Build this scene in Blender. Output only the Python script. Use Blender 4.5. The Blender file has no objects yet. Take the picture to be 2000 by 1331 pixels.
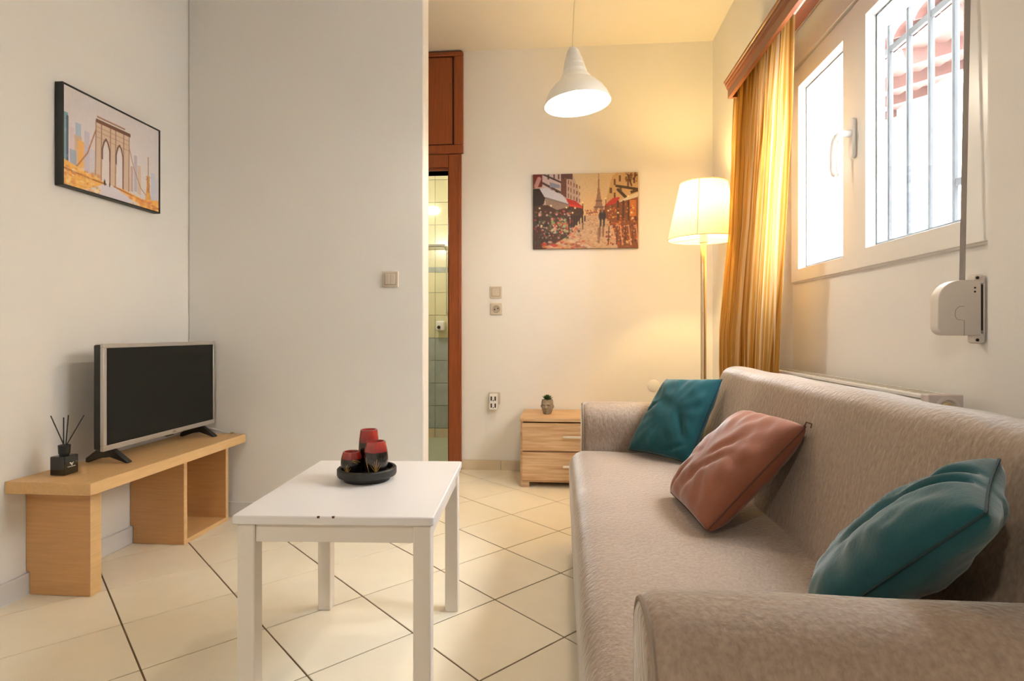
import bpy, bmesh, math, random
import numpy as np
from mathutils import Vector, Matrix, noise

random.seed(7)
R = math.radians
C = bpy.context.scene.collection
sc = bpy.context.scene

# ------------------------------------------------------------------ camera
cd = bpy.data.cameras.new('camera'); cam = bpy.data.objects.new('camera', cd); C.objects.link(cam)
cam.location = (0, 0, .91); cam.rotation_euler = (R(90), 0, R(4.848))
cd.sensor_width = 36; cd.sensor_fit = 'HORIZONTAL'; cd.lens = 20.16; cd.shift_y = -.00775; cd.clip_start = .02
sc.camera = cam

# ------------------------------------------------------------------ sky, daylight, exposure
W = bpy.data.worlds.new('overcast_sky'); sc.world = W; W.use_nodes = True
bg = W.node_tree.nodes['Background']; bg.inputs[0].default_value = (.93, .965, 1, 1); bg.inputs[1].default_value = 42
pl = bpy.data.lights.new('window_portal', 'AREA'); pl.shape = 'RECTANGLE'; pl.size = 1.2; pl.size_y = .96
pl.cycles.is_portal = True
po = bpy.data.objects.new('window_portal', pl); C.objects.link(po)
po.location = (1.12, 2.054, 1.59); po.rotation_euler = (0, R(90), 0)
po.rotation_euler = Vector((-1, 0, 0)).to_track_quat('-Z', 'Z').to_euler()
sc.view_settings.view_transform = 'Standard'; sc.view_settings.look = 'None'
sc.view_settings.gamma = 1; sc.view_settings.use_curve_mapping = False
sc.view_settings.exposure = 0.6
LAMP_W, PEND_W, BATH_W, NEAR_FILL_W = 17, 15, 8, 29

# ------------------------------------------------------------------ materials
def srgb(r, g, b):
    f = lambda c: (c / 255 / 12.92) if c / 255 <= .04045 else ((c / 255 + .055) / 1.055) ** 2.4
    return (f(r), f(g), f(b), 1)
MATS = {}
def mat(name, col, rough=.5, metal=0, var=0, vscale=5, stretch=(1, 1, 1), bump=0, bscale=200, bstretch=(1, 1, 1), sheen=0,
        spec=.5, coat=0, rnd=0, detail=4, col2=None, contrast=(.3, .7), emit=0, subsurf=0):
    if name in MATS: return MATS[name]
    m = bpy.data.materials.new(name); m.use_nodes = True
    nt = m.node_tree; N = nt.nodes; L = nt.links; b = N['Principled BSDF']
    b.inputs['Base Color'].default_value = col; b.inputs['Roughness'].default_value = rough
    b.inputs['Metallic'].default_value = metal; b.inputs['Specular IOR Level'].default_value = spec
    b.inputs['Sheen Weight'].default_value = sheen; b.inputs['Coat Weight'].default_value = coat
    if sheen: b.inputs['Sheen Roughness'].default_value = .35
    if emit:
        b.inputs['Emission Color'].default_value = col; b.inputs['Emission Strength'].default_value = emit
    tc = N.new('ShaderNodeTexCoord')
    out = None
    if var or col2:
        mp = N.new('ShaderNodeMapping'); mp.inputs['Scale'].default_value = stretch
        L.new(tc.outputs['Object'], mp.inputs[0])
        if rnd:
            oi = N.new('ShaderNodeObjectInfo'); va = N.new('ShaderNodeVectorMath'); va.operation = 'SCALE'
            va.inputs[0].default_value = (13, 17, 9); L.new(oi.outputs['Random'], va.inputs['Scale'])
            L.new(va.outputs[0], mp.inputs['Location'])
        n = N.new('ShaderNodeTexNoise'); n.inputs['Scale'].default_value = vscale; n.inputs['Detail'].default_value = detail
        L.new(mp.outputs[0], n.inputs['Vector'])
        cr = N.new('ShaderNodeValToRGB'); cr.color_ramp.elements[0].position = contrast[0]; cr.color_ramp.elements[1].position = contrast[1]
        c2 = col2 if col2 else tuple(max(0, c * (1 - var)) for c in col[:3]) + (1,)
        cr.color_ramp.elements[0].color = c2; cr.color_ramp.elements[1].color = col
        L.new(n.outputs[0], cr.inputs[0]); out = cr.outputs[0]
        if rnd:
            mx = N.new('ShaderNodeMix'); mx.data_type = 'RGBA'; mx.blend_type = 'MULTIPLY'; mx.inputs[0].default_value = 1
            mr = N.new('ShaderNodeMapRange'); mr.inputs[3].default_value = 1 - rnd; mr.inputs[4].default_value = 1
            L.new(oi.outputs['Random'], mr.inputs[0]); L.new(out, mx.inputs[6]); L.new(mr.outputs[0], mx.inputs[7]); out = mx.outputs[2]
        L.new(out, b.inputs['Base Color'])
    if bump:
        mp2 = N.new('ShaderNodeMapping'); mp2.inputs['Scale'].default_value = bstretch; L.new(tc.outputs['Object'], mp2.inputs[0])
        n2 = N.new('ShaderNodeTexNoise'); n2.inputs['Scale'].default_value = bscale; n2.inputs['Detail'].default_value = 3
        L.new(mp2.outputs[0], n2.inputs['Vector'])
        bp = N.new('ShaderNodeBump'); bp.inputs['Strength'].default_value = bump; bp.inputs['Distance'].default_value = .004
        L.new(n2.outputs[0], bp.inputs['Height']); L.new(bp.outputs[0], b.inputs['Normal'])
    MATS[name] = m
    return m

plaster = mat('plaster', srgb(243, 240, 237), .85, var=.03, vscale=1.5, bump=.12, bscale=60)
ceil_m = mat('ceiling_paint', srgb(238, 232, 224), .9, bump=.06, bscale=50)
paint_trim = mat('painted_plinth', srgb(228, 226, 226), .45, var=.06, vscale=6)
tile_m = mat('cream_tile', srgb(246, 234, 211), .3, var=.045, vscale=9, rnd=.05, detail=6, bump=.04, bscale=25)
plinth_m = mat('cream_plinth', srgb(228, 212, 186), .35, var=.07, vscale=9, rnd=.06)
grout_m = mat('brown_grout', srgb(118, 92, 66), .9, var=.3, vscale=12)
oak_x = dict(var=.14, vscale=3.2, detail=7, contrast=(.3, .72), bump=.05, bscale=40)
oak_top = mat('oak_top', srgb(216, 172, 116), .42, stretch=(40, 2.2, 40), bstretch=(8, .4, 8), **oak_x)
oak_side = mat('oak_side', srgb(206, 156, 100), .45, stretch=(2.2, 30, 45), bstretch=(.4, 8, 8), **oak_x)
oak_edge = mat('oak_edge', srgb(226, 186, 132), .45, stretch=(30, 2.2, 45), bstretch=(8, .4, 8), **oak_x)
sonoma = mat('sonoma_oak', srgb(216, 184, 146), .55, stretch=(1.6, 20, 26), vscale=3, detail=6, col2=srgb(178, 136, 98), contrast=(.28, .66), bump=.06, bscale=20, bstretch=(.5, 6, 8))
mahog = mat('mahogany', srgb(150, 74, 30), .38, stretch=(30, 30, 1.8), vscale=3, var=.3, detail=6, coat=.2)
mahog_y = mat('mahogany_rail', srgb(142, 76, 42), .4, stretch=(30, 1.5, 30), vscale=3, var=.3, detail=6, coat=.15)
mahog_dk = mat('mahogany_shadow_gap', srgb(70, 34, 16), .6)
white_lac = mat('white_lacquer', srgb(238, 233, 232), .32, var=.015, vscale=3)
white_leg = mat('white_painted_wood', srgb(235, 226, 216), .45)
pvc = mat('white_pvc', srgb(240, 238, 235), .3)
pvc_in = mat('grey_gasket', srgb(120, 132, 140), .5)
plastic_w = mat('white_plastic', srgb(226, 218, 212), .38)
plastic_d = mat('switch_grey', srgb(208, 196, 180), .4)
dark_hole = mat('dark_hole', srgb(48, 38, 32), .7)
black_pl = mat('black_plastic', srgb(16, 15, 14), .32)
black_matte = mat('black_matte', srgb(20, 20, 19), .5, bump=.05, bscale=120)
silver = mat('silver_plastic', srgb(188, 182, 176), .34, metal=.55)
screen_m = mat('screen', srgb(20, 20, 18), .3, spec=.18)
chrome = mat('chrome', srgb(200, 200, 200), .18, metal=1)
nickel = mat('brushed_nickel', srgb(214, 196, 164), .3, metal=.9)
steel = mat('satin_steel', srgb(232, 226, 214), .4, metal=.3)
velvet = mat('taupe_velvet', srgb(162, 140, 122), .6, vscale=170, detail=4, stretch=(1, 1, .5), col2=srgb(132, 113, 99), contrast=(.25, .7), bump=.7, bscale=95, bstretch=(1, 1, .45), sheen=.6, spec=.45)
teal = mat('teal_velvet', srgb(26, 80, 88), .8, var=.28, vscale=14, detail=5, bump=.12, bscale=160, sheen=.4, spec=.2)
brown = mat('brown_velvet', srgb(138, 84, 62), .75, var=.22, vscale=12, detail=5, bump=.1, bscale=150, sheen=.45, spec=.2)
teal_dk = mat('teal_piping', srgb(12, 46, 52), .8)
brown_dk = mat('brown_piping', srgb(88, 52, 40), .8)
velvet_dk = mat('taupe_piping', srgb(140, 124, 110), .8)
gold = mat('gold_paint', srgb(212, 170, 96), .4, metal=.3)
concrete = mat('grey_concrete', srgb(156, 142, 126), .85, var=.2, vscale=60, bump=.1, bscale=150)
leaf_m = mat('succulent_green', srgb(52, 92, 44), .5, var=.4, vscale=60)
cream_bath = mat('bath_cream_tile', srgb(228, 222, 186), .25, var=.06, vscale=8, rnd=.06)
grey_bath = mat('bath_grey_tile', srgb(184, 192, 192), .3, var=.16, vscale=14, rnd=.1)
bath_grout = mat('bath_grout', srgb(206, 204, 190), .8)
bath_border = mat('bath_border', srgb(178, 184, 178), .3, var=.2, vscale=30)
ext_wall = mat('white_render', srgb(244, 242, 238), .9)
roof_m = mat('dark_terracotta', srgb(66, 32, 27), .9, var=.25, vscale=8, rnd=.2)
wood_ext = mat('red_eave_wood', srgb(64, 37, 32), .9, var=.25, vscale=10)
grille_m = mat('dark_iron', srgb(40, 43, 47), .7, var=.2, vscale=20)
pave_m = mat('pale_paving', srgb(214, 208, 200), .9, var=.1, vscale=4)
strap_m = mat('grey_strap', srgb(146, 138, 134), .8, bump=.1, bscale=400)

def lacquer():                                             # red collar over a black body, split by height in object space
    m = bpy.data.materials.new('red_black_lacquer'); m.use_nodes = True; nt = m.node_tree; N = nt.nodes; L = nt.links
    b = N['Principled BSDF']; b.inputs['Roughness'].default_value = .25; b.inputs['Coat Weight'].default_value = .4
    a = N.new('ShaderNodeAttribute'); a.attribute_name = 'band'
    n = N.new('ShaderNodeTexNoise'); n.inputs['Scale'].default_value = 90
    tc = N.new('ShaderNodeTexCoord'); mp = N.new('ShaderNodeMapping'); mp.inputs['Scale'].default_value = (1, 1, .15)
    L.new(tc.outputs['Object'], mp.inputs[0]); L.new(mp.outputs[0], n.inputs['Vector'])
    mu = N.new('ShaderNodeMath'); mu.operation = 'MULTIPLY_ADD'; mu.inputs[1].default_value = .05; L.new(n.outputs[0], mu.inputs[0]); L.new(a.outputs['Fac'], mu.inputs[2])
    cr = N.new('ShaderNodeValToRGB'); e = cr.color_ramp.elements
    e[0].position = .70; e[0].color = srgb(22, 16, 14); e[1].position = .73; e[1].color = srgb(128, 24, 20)
    x = cr.color_ramp.elements.new(.95); x.color = srgb(150, 36, 28)
    L.new(mu.outputs[0], cr.inputs[0]); L.new(cr.outputs[0], b.inputs['Base Color'])
    return m
lacquer_m = lacquer()

def glass_mat():
    m = bpy.data.materials.new('window_glass'); m.use_nodes = True; nt = m.node_tree; N = nt.nodes; L = nt.links
    N.remove(N['Principled BSDF']); t = N.new('ShaderNodeBsdfTransparent'); t.inputs[0].default_value = (.97, .985, .985, 1)
    g = N.new('ShaderNodeBsdfGlossy'); g.inputs['Roughness'].default_value = .02
    mx = N.new('ShaderNodeMixShader'); mx.inputs[0].default_value = .04
    L.new(t.outputs[0], mx.inputs[1]); L.new(g.outputs[0], mx.inputs[2])
    L.new(mx.outputs[0], N['Material Output'].inputs[0]); return m
glass = glass_mat()

def shade_mat():
    m = bpy.data.materials.new('cream_lampshade'); m.use_nodes = True; nt = m.node_tree; N = nt.nodes; L = nt.links
    N.remove(N['Principled BSDF']); d = N.new('ShaderNodeBsdfDiffuse'); d.inputs[0].default_value = srgb(236, 220, 194)
    t = N.new('ShaderNodeBsdfTranslucent'); t.inputs[0].default_value = srgb(250, 226, 186); mx = N.new('ShaderNodeMixShader'); mx.inputs[0].default_value = .22
    L.new(d.outputs[0], mx.inputs[1]); L.new(t.outputs[0], mx.inputs[2]); L.new(mx.outputs[0], N['Material Output'].inputs[0]); return m
shade_m = shade_mat()

def curtain_mat():
    m = bpy.data.materials.new('gold_sheer'); m.use_nodes = True; nt = m.node_tree; N = nt.nodes; L = nt.links
    N.remove(N['Principled BSDF'])
    a = N.new('ShaderNodeAttribute'); a.attribute_name = 'along'
    n = N.new('ShaderNodeTexNoise'); n.noise_dimensions = '1D'; n.inputs['Scale'].default_value = 95; n.inputs['Detail'].default_value = 4
    L.new(a.outputs['Fac'], n.inputs['W'])
    cr = N.new('ShaderNodeValToRGB'); e = cr.color_ramp.elements; e[0].position = .34; e[0].color = srgb(136, 86, 30); e[1].position = .68; e[1].color = srgb(250, 240, 214)
    x = e.new(.5); x.color = srgb(200, 156, 78)
    L.new(n.outputs[0], cr.inputs[0])
    d = N.new('ShaderNodeBsdfDiffuse'); t = N.new('ShaderNodeBsdfTranslucent'); p = N.new('ShaderNodeBsdfTransparent'); p.inputs[0].default_value = srgb(255, 240, 205)
    L.new(cr.outputs[0], d.inputs[0]); L.new(cr.outputs[0], t.inputs[0])
    m1 = N.new('ShaderNodeMixShader'); m1.inputs[0].default_value = .5; L.new(d.outputs[0], m1.inputs[1]); L.new(t.outputs[0], m1.inputs[2])
    m2 = N.new('ShaderNodeMixShader'); mr = N.new('ShaderNodeMapRange'); mr.inputs[1].default_value = .35; mr.inputs[2].default_value = .7; mr.inputs[3].default_value = .12; mr.inputs[4].default_value = .55
    L.new(n.outputs[0], mr.inputs[0]); L.new(mr.outputs[0], m2.inputs[0])
    L.new(m1.outputs[0], m2.inputs[1]); L.new(p.outputs[0], m2.inputs[2]); L.new(m2.outputs[0], N['Material Output'].inputs[0]); return m
curtain_m = curtain_mat()

def print_mat():
    m = bpy.data.materials.new('painted_canvas'); m.use_nodes = True; N = m.node_tree.nodes; b = N['Principled BSDF']; b.inputs['Roughness'].default_value = .6
    a = N.new('ShaderNodeVertexColor'); a.layer_name = 'paint'; m.node_tree.links.new(a.outputs[0], b.inputs['Base Color']); return m
print_m = print_mat()

def pend_mat():
    m = bpy.data.materials.new('white_pendant_plastic'); m.use_nodes = True; nt = m.node_tree; N = nt.nodes; L = nt.links; b = N['Principled BSDF']
    b.inputs['Base Color'].default_value = srgb(240, 237, 232); b.inputs['Roughness'].default_value = .4
    t = N.new('ShaderNodeBsdfTranslucent'); t.inputs[0].default_value = srgb(250, 244, 232); mx = N.new('ShaderNodeMixShader'); mx.inputs[0].default_value = .05
    L.new(b.outputs[0], mx.inputs[1]); L.new(t.outputs[0], mx.inputs[2]); L.new(mx.outputs[0], N['Material Output'].inputs[0]); return m
pend_m = pend_mat()
def emit_mat(name, col, s):
    m = bpy.data.materials.new(name); m.use_nodes = True; N = m.node_tree.nodes; b = N['Principled BSDF']
    b.inputs['Base Color'].default_value = (.8, .8, .8, 1); b.inputs['Emission Color'].default_value = col; b.inputs['Emission Strength'].default_value = s; return m

# ------------------------------------------------------------------ mesh helpers
ORG = {}
class MB:
    def __init__(s): s.v = []; s.f = []; s.att = []
    def add(s, vs, fs, att=None):
        o = len(s.v); s.v += [Vector(v) for v in vs]; s.f += [[i + o for i in f] for f in fs]; return s
    def box(s, x0, x1, y0, y1, z0, z1):
        return s.add([(x0, y0, z0), (x1, y0, z0), (x1, y1, z0), (x0, y1, z0), (x0, y0, z1), (x1, y0, z1), (x1, y1, z1), (x0, y1, z1)],
                     [(0, 3, 2, 1), (4, 5, 6, 7), (0, 1, 5, 4), (1, 2, 6, 5), (2, 3, 7, 6), (3, 0, 4, 7)])
    def prism(s, poly, axis, a0, a1):                      # 2D outline extruded along an axis
        n = len(poly); P = []
        for a in (a0, a1):
            for p, q in poly: P.append({'x': (a, p, q), 'y': (p, a, q), 'z': (p, q, a)}[axis])
        fs = [tuple(range(n)), tuple(range(2 * n - 1, n - 1, -1))] + [(i, i + n, (i + 1) % n + n, (i + 1) % n) for i in range(n)]
        return s.add(P, fs)
    def lathe(s, prof, c=(0, 0, 0), n=32, close=False, mtx=None):
        c = Vector(c); vs = []; fs = []; k = len(prof)
        for i in range(n):
            a = 2 * math.pi * i / n
            for r, z in prof:
                p = Vector((r * math.cos(a), r * math.sin(a), z))
                if mtx: p = mtx @ p
                vs.append(p + c)
        for i in range(n):
            for j in range(k - 1 if not close else k):
                a0 = i * k + j; a1 = i * k + (j + 1) % k; b0 = ((i + 1) % n) * k + j; b1 = ((i + 1) % n) * k + (j + 1) % k
                fs.append((a0, b0, b1, a1))
        return s.add(vs, fs)
    def tube(s, pts, r, n=8, cap=True, closed=False):
        pts = [Vector(p) for p in pts]; m = len(pts); vs = []; fs = []; up = None
        for i, p in enumerate(pts):
            if closed: t = pts[(i + 1) % m] - pts[i - 1]
            else: t = pts[min(i + 1, m - 1)] - pts[max(i - 1, 0)]
            t.normalize()
            if up is None:
                up = Vector((0, 0, 1)) if abs(t.z) < .9 else Vector((1, 0, 0))
            u = t.cross(up).normalized(); w = u.cross(t).normalized(); up = w
            rr = r[i] if isinstance(r, (list, tuple)) else r
            for j in range(n):
                a = 2 * math.pi * j / n; vs.append(p + u * rr * math.cos(a) + w * rr * math.sin(a))
        for i in range(m if closed else m - 1):
            k = (i + 1) % m
            for j in range(n): fs.append((i * n + j, i * n + (j + 1) % n, k * n + (j + 1) % n, k * n + j))
        if cap and not closed: fs += [tuple(range(n - 1, -1, -1)), tuple(range((m - 1) * n, m * n))]
        return s.add(vs, fs)
    def grid(s, fn, nu, nv, wrapu=False):
        vs = [fn(i / (nu if wrapu else nu - 1), j / (nv - 1)) for i in range(nu) for j in range(nv)]; fs = []
        for i in range(nu if wrapu else nu - 1):
            for j in range(nv - 1):
                k = (i + 1) % nu; fs.append((i * nv + j, k * nv + j, k * nv + j + 1, i * nv + j + 1))
        return s.add(vs, fs)
    def build(s, name, m, parent=None, bevel=0, smooth=False, seg=2, loc=None, subsurf=0, fixn=True, local=False):
        me = bpy.data.meshes.new(name)
        org = Vector((0, 0, 0)) if local else (ORG[parent.name] if parent else Vector(loc or (0, 0, 0)))
        me.from_pydata([tuple(v - org) for v in s.v], [], s.f)
        if fixn:
            bm = bmesh.new(); bm.from_mesh(me); bmesh.ops.recalc_face_normals(bm, faces=bm.faces); bm.to_mesh(me); bm.free()
        me.materials.append(m)
        o = bpy.data.objects.new(name, me); C.objects.link(o)
        if parent: o.parent = parent
        elif not local: o.location = org
        ORG[o.name] = org
        if bevel:
            b = o.modifiers.new('bevel', 'BEVEL'); b.width = bevel; b.segments = seg; b.limit_method = 'ANGLE'; b.angle_limit = R(35); b.harden_normals = False
        if subsurf:
            b = o.modifiers.new('sub', 'SUBSURF'); b.levels = subsurf; b.render_levels = subsurf
        if smooth or bevel: 
            for p in me.polygons: p.use_smooth = True
            if not subsurf and smooth != 'all':
                try:
                    me.set_sharp_from_angle(angle=R(38))
                except Exception: pass
        return o
def tag(o, label=None, cat=None, group=None, kind=None):
    if label: o['label'] = label
    if cat: o['category'] = cat
    if group: o['group'] = group
    if kind: o['kind'] = kind
    return o
def thing(name, loc, label, cat, group=None, rotz=0):
    o = bpy.data.objects.new(name, None); C.objects.link(o); o.location = loc; o.rotation_euler = (0, 0, rotz); o.empty_display_size = .05
    ORG[o.name] = Vector(loc); return tag(o, label, cat, group)
def struct(mb, name, m, label, **k):
    return tag(mb.build(name, m, **k), label, name.split('_')[0], kind='structure')
def box(*a): return MB().box(*a)
def rrect(x0, x1, z0, z1, r, n=5):                          # rounded outline; r single or per corner (bl, br, tr, tl)
    r = r if isinstance(r, (tuple, list)) else (r,) * 4; P = []
    for (cx, cz, a0, rr) in ((x0 + r[0], z0 + r[0], 180, r[0]), (x1 - r[1], z0 + r[1], 270, r[1]), (x1 - r[2], z1 - r[2], 0, r[2]), (x0 + r[3], z1 - r[3], 90, r[3])):
        if rr < 1e-6: P.append((cx, cz)); continue
        for i in range(n + 1):
            a = R(a0 + 90 * i / n); P.append((cx + rr * math.cos(a), cz + rr * math.sin(a)))
    return P

# ------------------------------------------------------------------ room shell
XL, XR, YP, YB, YN, ZC = -1.852, .973, 2.715, 3.778, -2.5, 2.784
XE = -.657                                                  # free end of the partition
# floor slab + tiles laid on the diagonal
floor = struct(box(XL - .15, XR + .3, YN - .1, 4.95, -.06, -.0025), 'floor', grout_m, 'cream floor tiles laid diagonally with dark brown grout')
ta, tb, to = Vector((.2344, -.2221)), Vector((.2234, .2361)), Vector((-.2232, 1.9423))
gap = .0026; TH = .012
ea, eb = ta.normalized(), tb.normalized()
def clip(poly, a, b, c):                                    # keep a*x + b*y <= c
    out = []
    for i in range(len(poly)):
        p, q = poly[i], poly[(i + 1) % len(poly)]; dp = a * p[0] + b * p[1] - c; dq = a * q[0] + b * q[1] - c
        if dp <= 0: out.append(p)
        if dp * dq < 0: t = dp / (dp - dq); out.append((p[0] + (q[0] - p[0]) * t, p[1] + (q[1] - p[1]) * t))
    return out
def tile_mesh(poly, cen):
    n = len(poly); mb = MB(); ins = .0012
    top = [(p[0] + (cen[0] - p[0]) * ins / .2, p[1] + (cen[1] - p[1]) * ins / .2) for p in poly]
    vs = [(p[0], p[1], -TH) for p in poly] + [(p[0], p[1], -.0008) for p in poly] + [(p[0], p[1], 0) for p in top]
    fs = [tuple(range(2 * n, 3 * n))]
    for i in range(n):
        k = (i + 1) % n; fs += [(i, k, n + k, n + i), (n + i, n + k, 2 * n + k, 2 * n + i)]
    return mb.add(vs, fs)
full = None
for i in range(-20, 21):
    for j in range(-20, 21):
        o = to + ta * i + tb * j
        pts = [o + ea * gap + eb * gap, o + ta - ea * gap + eb * gap, o + ta + tb - ea * gap - eb * gap, o + tb + ea * gap - eb * gap]
        poly = [(p.x, p.y) for p in pts]; cp = poly
        for abc in ((1, 0, XR), (-1, 0, -XL), (0, 1, YB + .1), (0, -1, -YN)): cp = clip(cp, *abc) if cp else cp
        if len(cp) < 3: continue
        area = abs(sum(cp[k][0] * cp[(k + 1) % len(cp)][1] - cp[(k + 1) % len(cp)][0] * cp[k][1] for k in range(len(cp)))) / 2
        if area < .0008: continue
        c = Vector((sum(p[0] for p in cp) / len(cp), sum(p[1] for p in cp) / len(cp), 0))
        if len(cp) == 4 and area > .1:
            if full is None:
                t = tile_mesh([(p[0] - c.x, p[1] - c.y) for p in cp], (0, 0)).build('floor_tile', tile_m, local=True); full = t.data
            else:
                t = bpy.data.objects.new('floor_tile', full); C.objects.link(t)
        else:
            t = tile_mesh([(p[0] - c.x, p[1] - c.y) for p in cp], (0, 0)).build('floor_tile', tile_m, local=True)
        t.parent = floor; t.location = c
struct(box(XL - .15, XR + .3, YN - .1, YB + .12, ZC, ZC + .1), 'ceiling', ceil_m, 'plain ceiling tinted warm by the lamps')
struct(box(XL - .15, XL, YN - .1, YB + .12, 0, ZC), 'wall_left', plaster, 'off-white plaster wall behind the television')
part = MB().box(XL, XE, YP, YP + .108, 0, ZC)
struct(part, 'wall_partition', plaster, 'off-white partition wall carrying the double light switch', bevel=.008, seg=3)
struct(box(XL - .15, XR + .3, YN - .1, YN, 0, ZC), 'wall_near', plaster, 'off-white wall behind the viewer')
DX0, DX1, DZ = -1.55, -.742, 1.99                           # bathroom doorway
struct(MB().box(XL, DX0, YB, YB + .12, 0, ZC).box(DX1, XR + .3, YB, YB + .12, 0, ZC).box(DX0, DX1, YB, YB + .12, DZ, ZC), 'wall_back', plaster, 'cream back wall with the street picture and doorway')
NY0, NY1, XN = 1.398, 2.666, 1.035
WY0, WY1, WZ0, WZ1 = 1.442, 2.646, 1.125, 2.06
wr = MB().box(XR, 1.25, YN - .1, NY0, 0, ZC).box(XR, 1.25, NY1, YB + .12, 0, ZC).box(XN, 1.25, NY0, NY1, 0, WZ0).box(XR, 1.25, NY0, NY1, 2.32, ZC)
wr.box(XN, 1.25, NY0, WY0, WZ0, 2.32).box(XN, 1.25, WY1, NY1, WZ0, 2.32).box(1.05, 1.25, WY0, WY1, WZ1 + .17, 2.32)
struct(wr, 'wall_right', plaster, 'cream wall with the window niche above the sofa')
struct(box(XL, XL + .013, YN, YP, 0, .074), 'baseboard_left', paint_trim, 'white painted skirting along the television wall', bevel=.003)
struct(box(XL + .013, XE, YP - .012, YP, 0, .074), 'baseboard_partition', paint_trim, 'white painted skirting under the partition wall', bevel=.003)
bb = struct(box(DX1 + .084, XR, YB - .006, YB, 0, .062), 'baseboard_back', bath_grout, 'cream tile skirting along the back wall')
x = DX1 + .088
for w in (.262, .326, .326, .326, .326, .2):
    if x >= XR: break
    x1 = min(x + w - .003, XR); box(x, x1, YB - .012, YB - .004, .0, .066).build('plinth_tile', plinth_m, bb, bevel=.0015); x += w
# shutter box above the window
sb = struct(box(1.015, 1.2, WY0 - .01, WY1 + .01, WZ1 + .004, WZ1 + .15), 'trim_1', pvc, 'cream roller shutter box panel above the window', bevel=.003)
box(1.004, 1.2, WY0 - .015, WY1 + .015, WZ1 + .15, WZ1 + .168).build('ledge', pvc, sb, bevel=.003)

# window: frame, two sashes with panes, handle
win = tag(MB().box(1.027, 1.09, WY0, WY1, WZ0, WZ0 + .03).box(1.027, 1.09, WY0, WY1, WZ1 - .03, WZ1).box(1.027, 1.09, WY0, WY0 + .03, WZ0 + .03, WZ1 - .03).box(1.027, 1.09, WY1 - .03, WY1, WZ0 + .03, WZ1 - .03)
          .build('window_1', pvc, bevel=.002), 'white double sash window with bright daylight behind', 'window', kind='structure')
YM = 2.095
def sash(y0, y1, gy0, gy1, gz0, gz1, x0, x1):
    z0, z1 = WZ0 + .006, WZ1 - .012
    fr = MB()
    oy = [(y0, z0), (y1, z0), (y1, z1), (y0, z1)]; iy = [(gy0, gz0), (gy1, gz0), (gy1, gz1), (gy0, gz1)]
    iy2 = [(gy0 - .008, gz0 - .008), (gy1 + .008, gz0 - .008), (gy1 + .008, gz1 + .008), (gy0 - .008, gz1 + .008)]
    vs = [(x1, *p) for p in oy] + [(x0, *p) for p in oy] + [(x0, *p) for p in iy2] + [(x0 + .034, *p) for p in iy] + [(x1, *p) for p in iy]
    fs = []
    for k in range(4):
        for i in range(4): fs.append((k * 4 + i, k * 4 + (i + 1) % 4, (k + 1) * 4 + (i + 1) % 4, (k + 1) * 4 + i))
    for i in range(4): fs.append((16 + i, 16 + (i + 1) % 4, (i + 1) % 4, i))
    fr.add(vs, fs)
    s = fr.build('sash', pvc, win, bevel=.0015)
    g = MB()
    e = .006
    g.box(x0 + .030, x0 + .042, gy0, gy0 + e, gz0, gz1).box(x0 + .030, x0 + .042, gy1 - e, gy1, gz0, gz1).box(x0 + .030, x0 + .042, gy0, gy1, gz0, gz0 + e).box(x0 + .030, x0 + .042, gy0, gy1, gz1 - e, gz1)
    g.build('gasket', pvc_in, s)
    box(x0 + .036, x0 + .040, gy0 - .004, gy1 + .004, gz0 - .004, gz1 + .004).build('pane', glass, s)
    return s
s1 = sash(WY0 + .004, YM - .002, 1.552, 2.004, 1.202, 1.968, 1.016, 1.074)
s2 = sash(YM + .002, WY1 - .004, 2.183, 2.560, 1.192, 1.962, 1.020, 1.078)
h = MB().prism(rrect(YM - .026, YM + .004, 1.515, 1.655, .012), 'x', 1.002, 1.0165).build('handle', pvc, s1, bevel=.003)
g = MB(); g.tube([(1.004, YM - .011, 1.602), (.980, YM - .008, 1.602), (.970, YM + .0, 1.60), (.967, YM + .012, 1.592)], .0125, 10)
g.tube([(.967, YM + .004, 1.6), (.966, YM + .02, 1.588), (.966, YM + .03, 1.57), (.966, YM + .033, 1.545), (.966, YM + .034, 1.49), (.969, YM + .03, 1.472), (.973, YM + .022, 1.466)], [.0115, .0125, .0125, .0125, .012, .0115, .010], 10)
g.build('handle_lever', pvc, s1, smooth=True)
# outer shutter guides, seen as vertical grey rails beyond the glass
MB().box(1.14, 1.17, WY1 - .045, WY1, WZ0, WZ1 + .1).box(1.14, 1.17, WY0, WY0 + .045, WZ0, WZ1 + .1).box(1.12, 1.2, WY0, WY1, WZ1 - .02, WZ1 + .1).build('shutter_guide', pvc, win)
box(1.09, 1.27, WY0 - .0, WY1 + .0, WZ0 - .03, WZ0 - .002).build('outer_sill', pave_m, win)

# bathroom beyond the doorway
bw = struct(box(-1.8, -.5, 4.89, 4.98, 0, 2.5), 'wall_bathroom', bath_grout, 'tiled bathroom wall seen through the doorway')
cols = [-1.75 + .335 * k for k in range(5)]
tiles = {}
for xk in cols:
    for rw in range(13):
        z0 = .085 + .195 * rw
        if rw == 6: pass
        m = grey_bath if rw < 4 else cream_bath
        if m.name not in tiles:
            t = box(.0018, .3332, -.008, 0, .0018, .1932).build('wall_tile', m, local=True); tiles[m.name] = t.data
        else: t = bpy.data.objects.new('wall_tile', tiles[m.name]); C.objects.link(t)
        t.parent = bw; t.location = (xk, 4.888, z0)
    box(xk + .0018, xk + .3332, 4.876, 4.89, 0, .083).build('plinth_tile', plinth_m, bw)
    box(xk + .0018, xk + .3332, 4.876, 4.8798, 1.43, 1.475).build('border_tile', bath_border, bw)
struct(MB().box(-1.9, -1.8, YB + .12, 4.98, 0, 2.5).box(-.55, -.45, YB + .12, 4.98, 0, 2.5), 'wall_bathroom_side', cream_bath, 'cream side walls of the bathroom')
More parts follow.
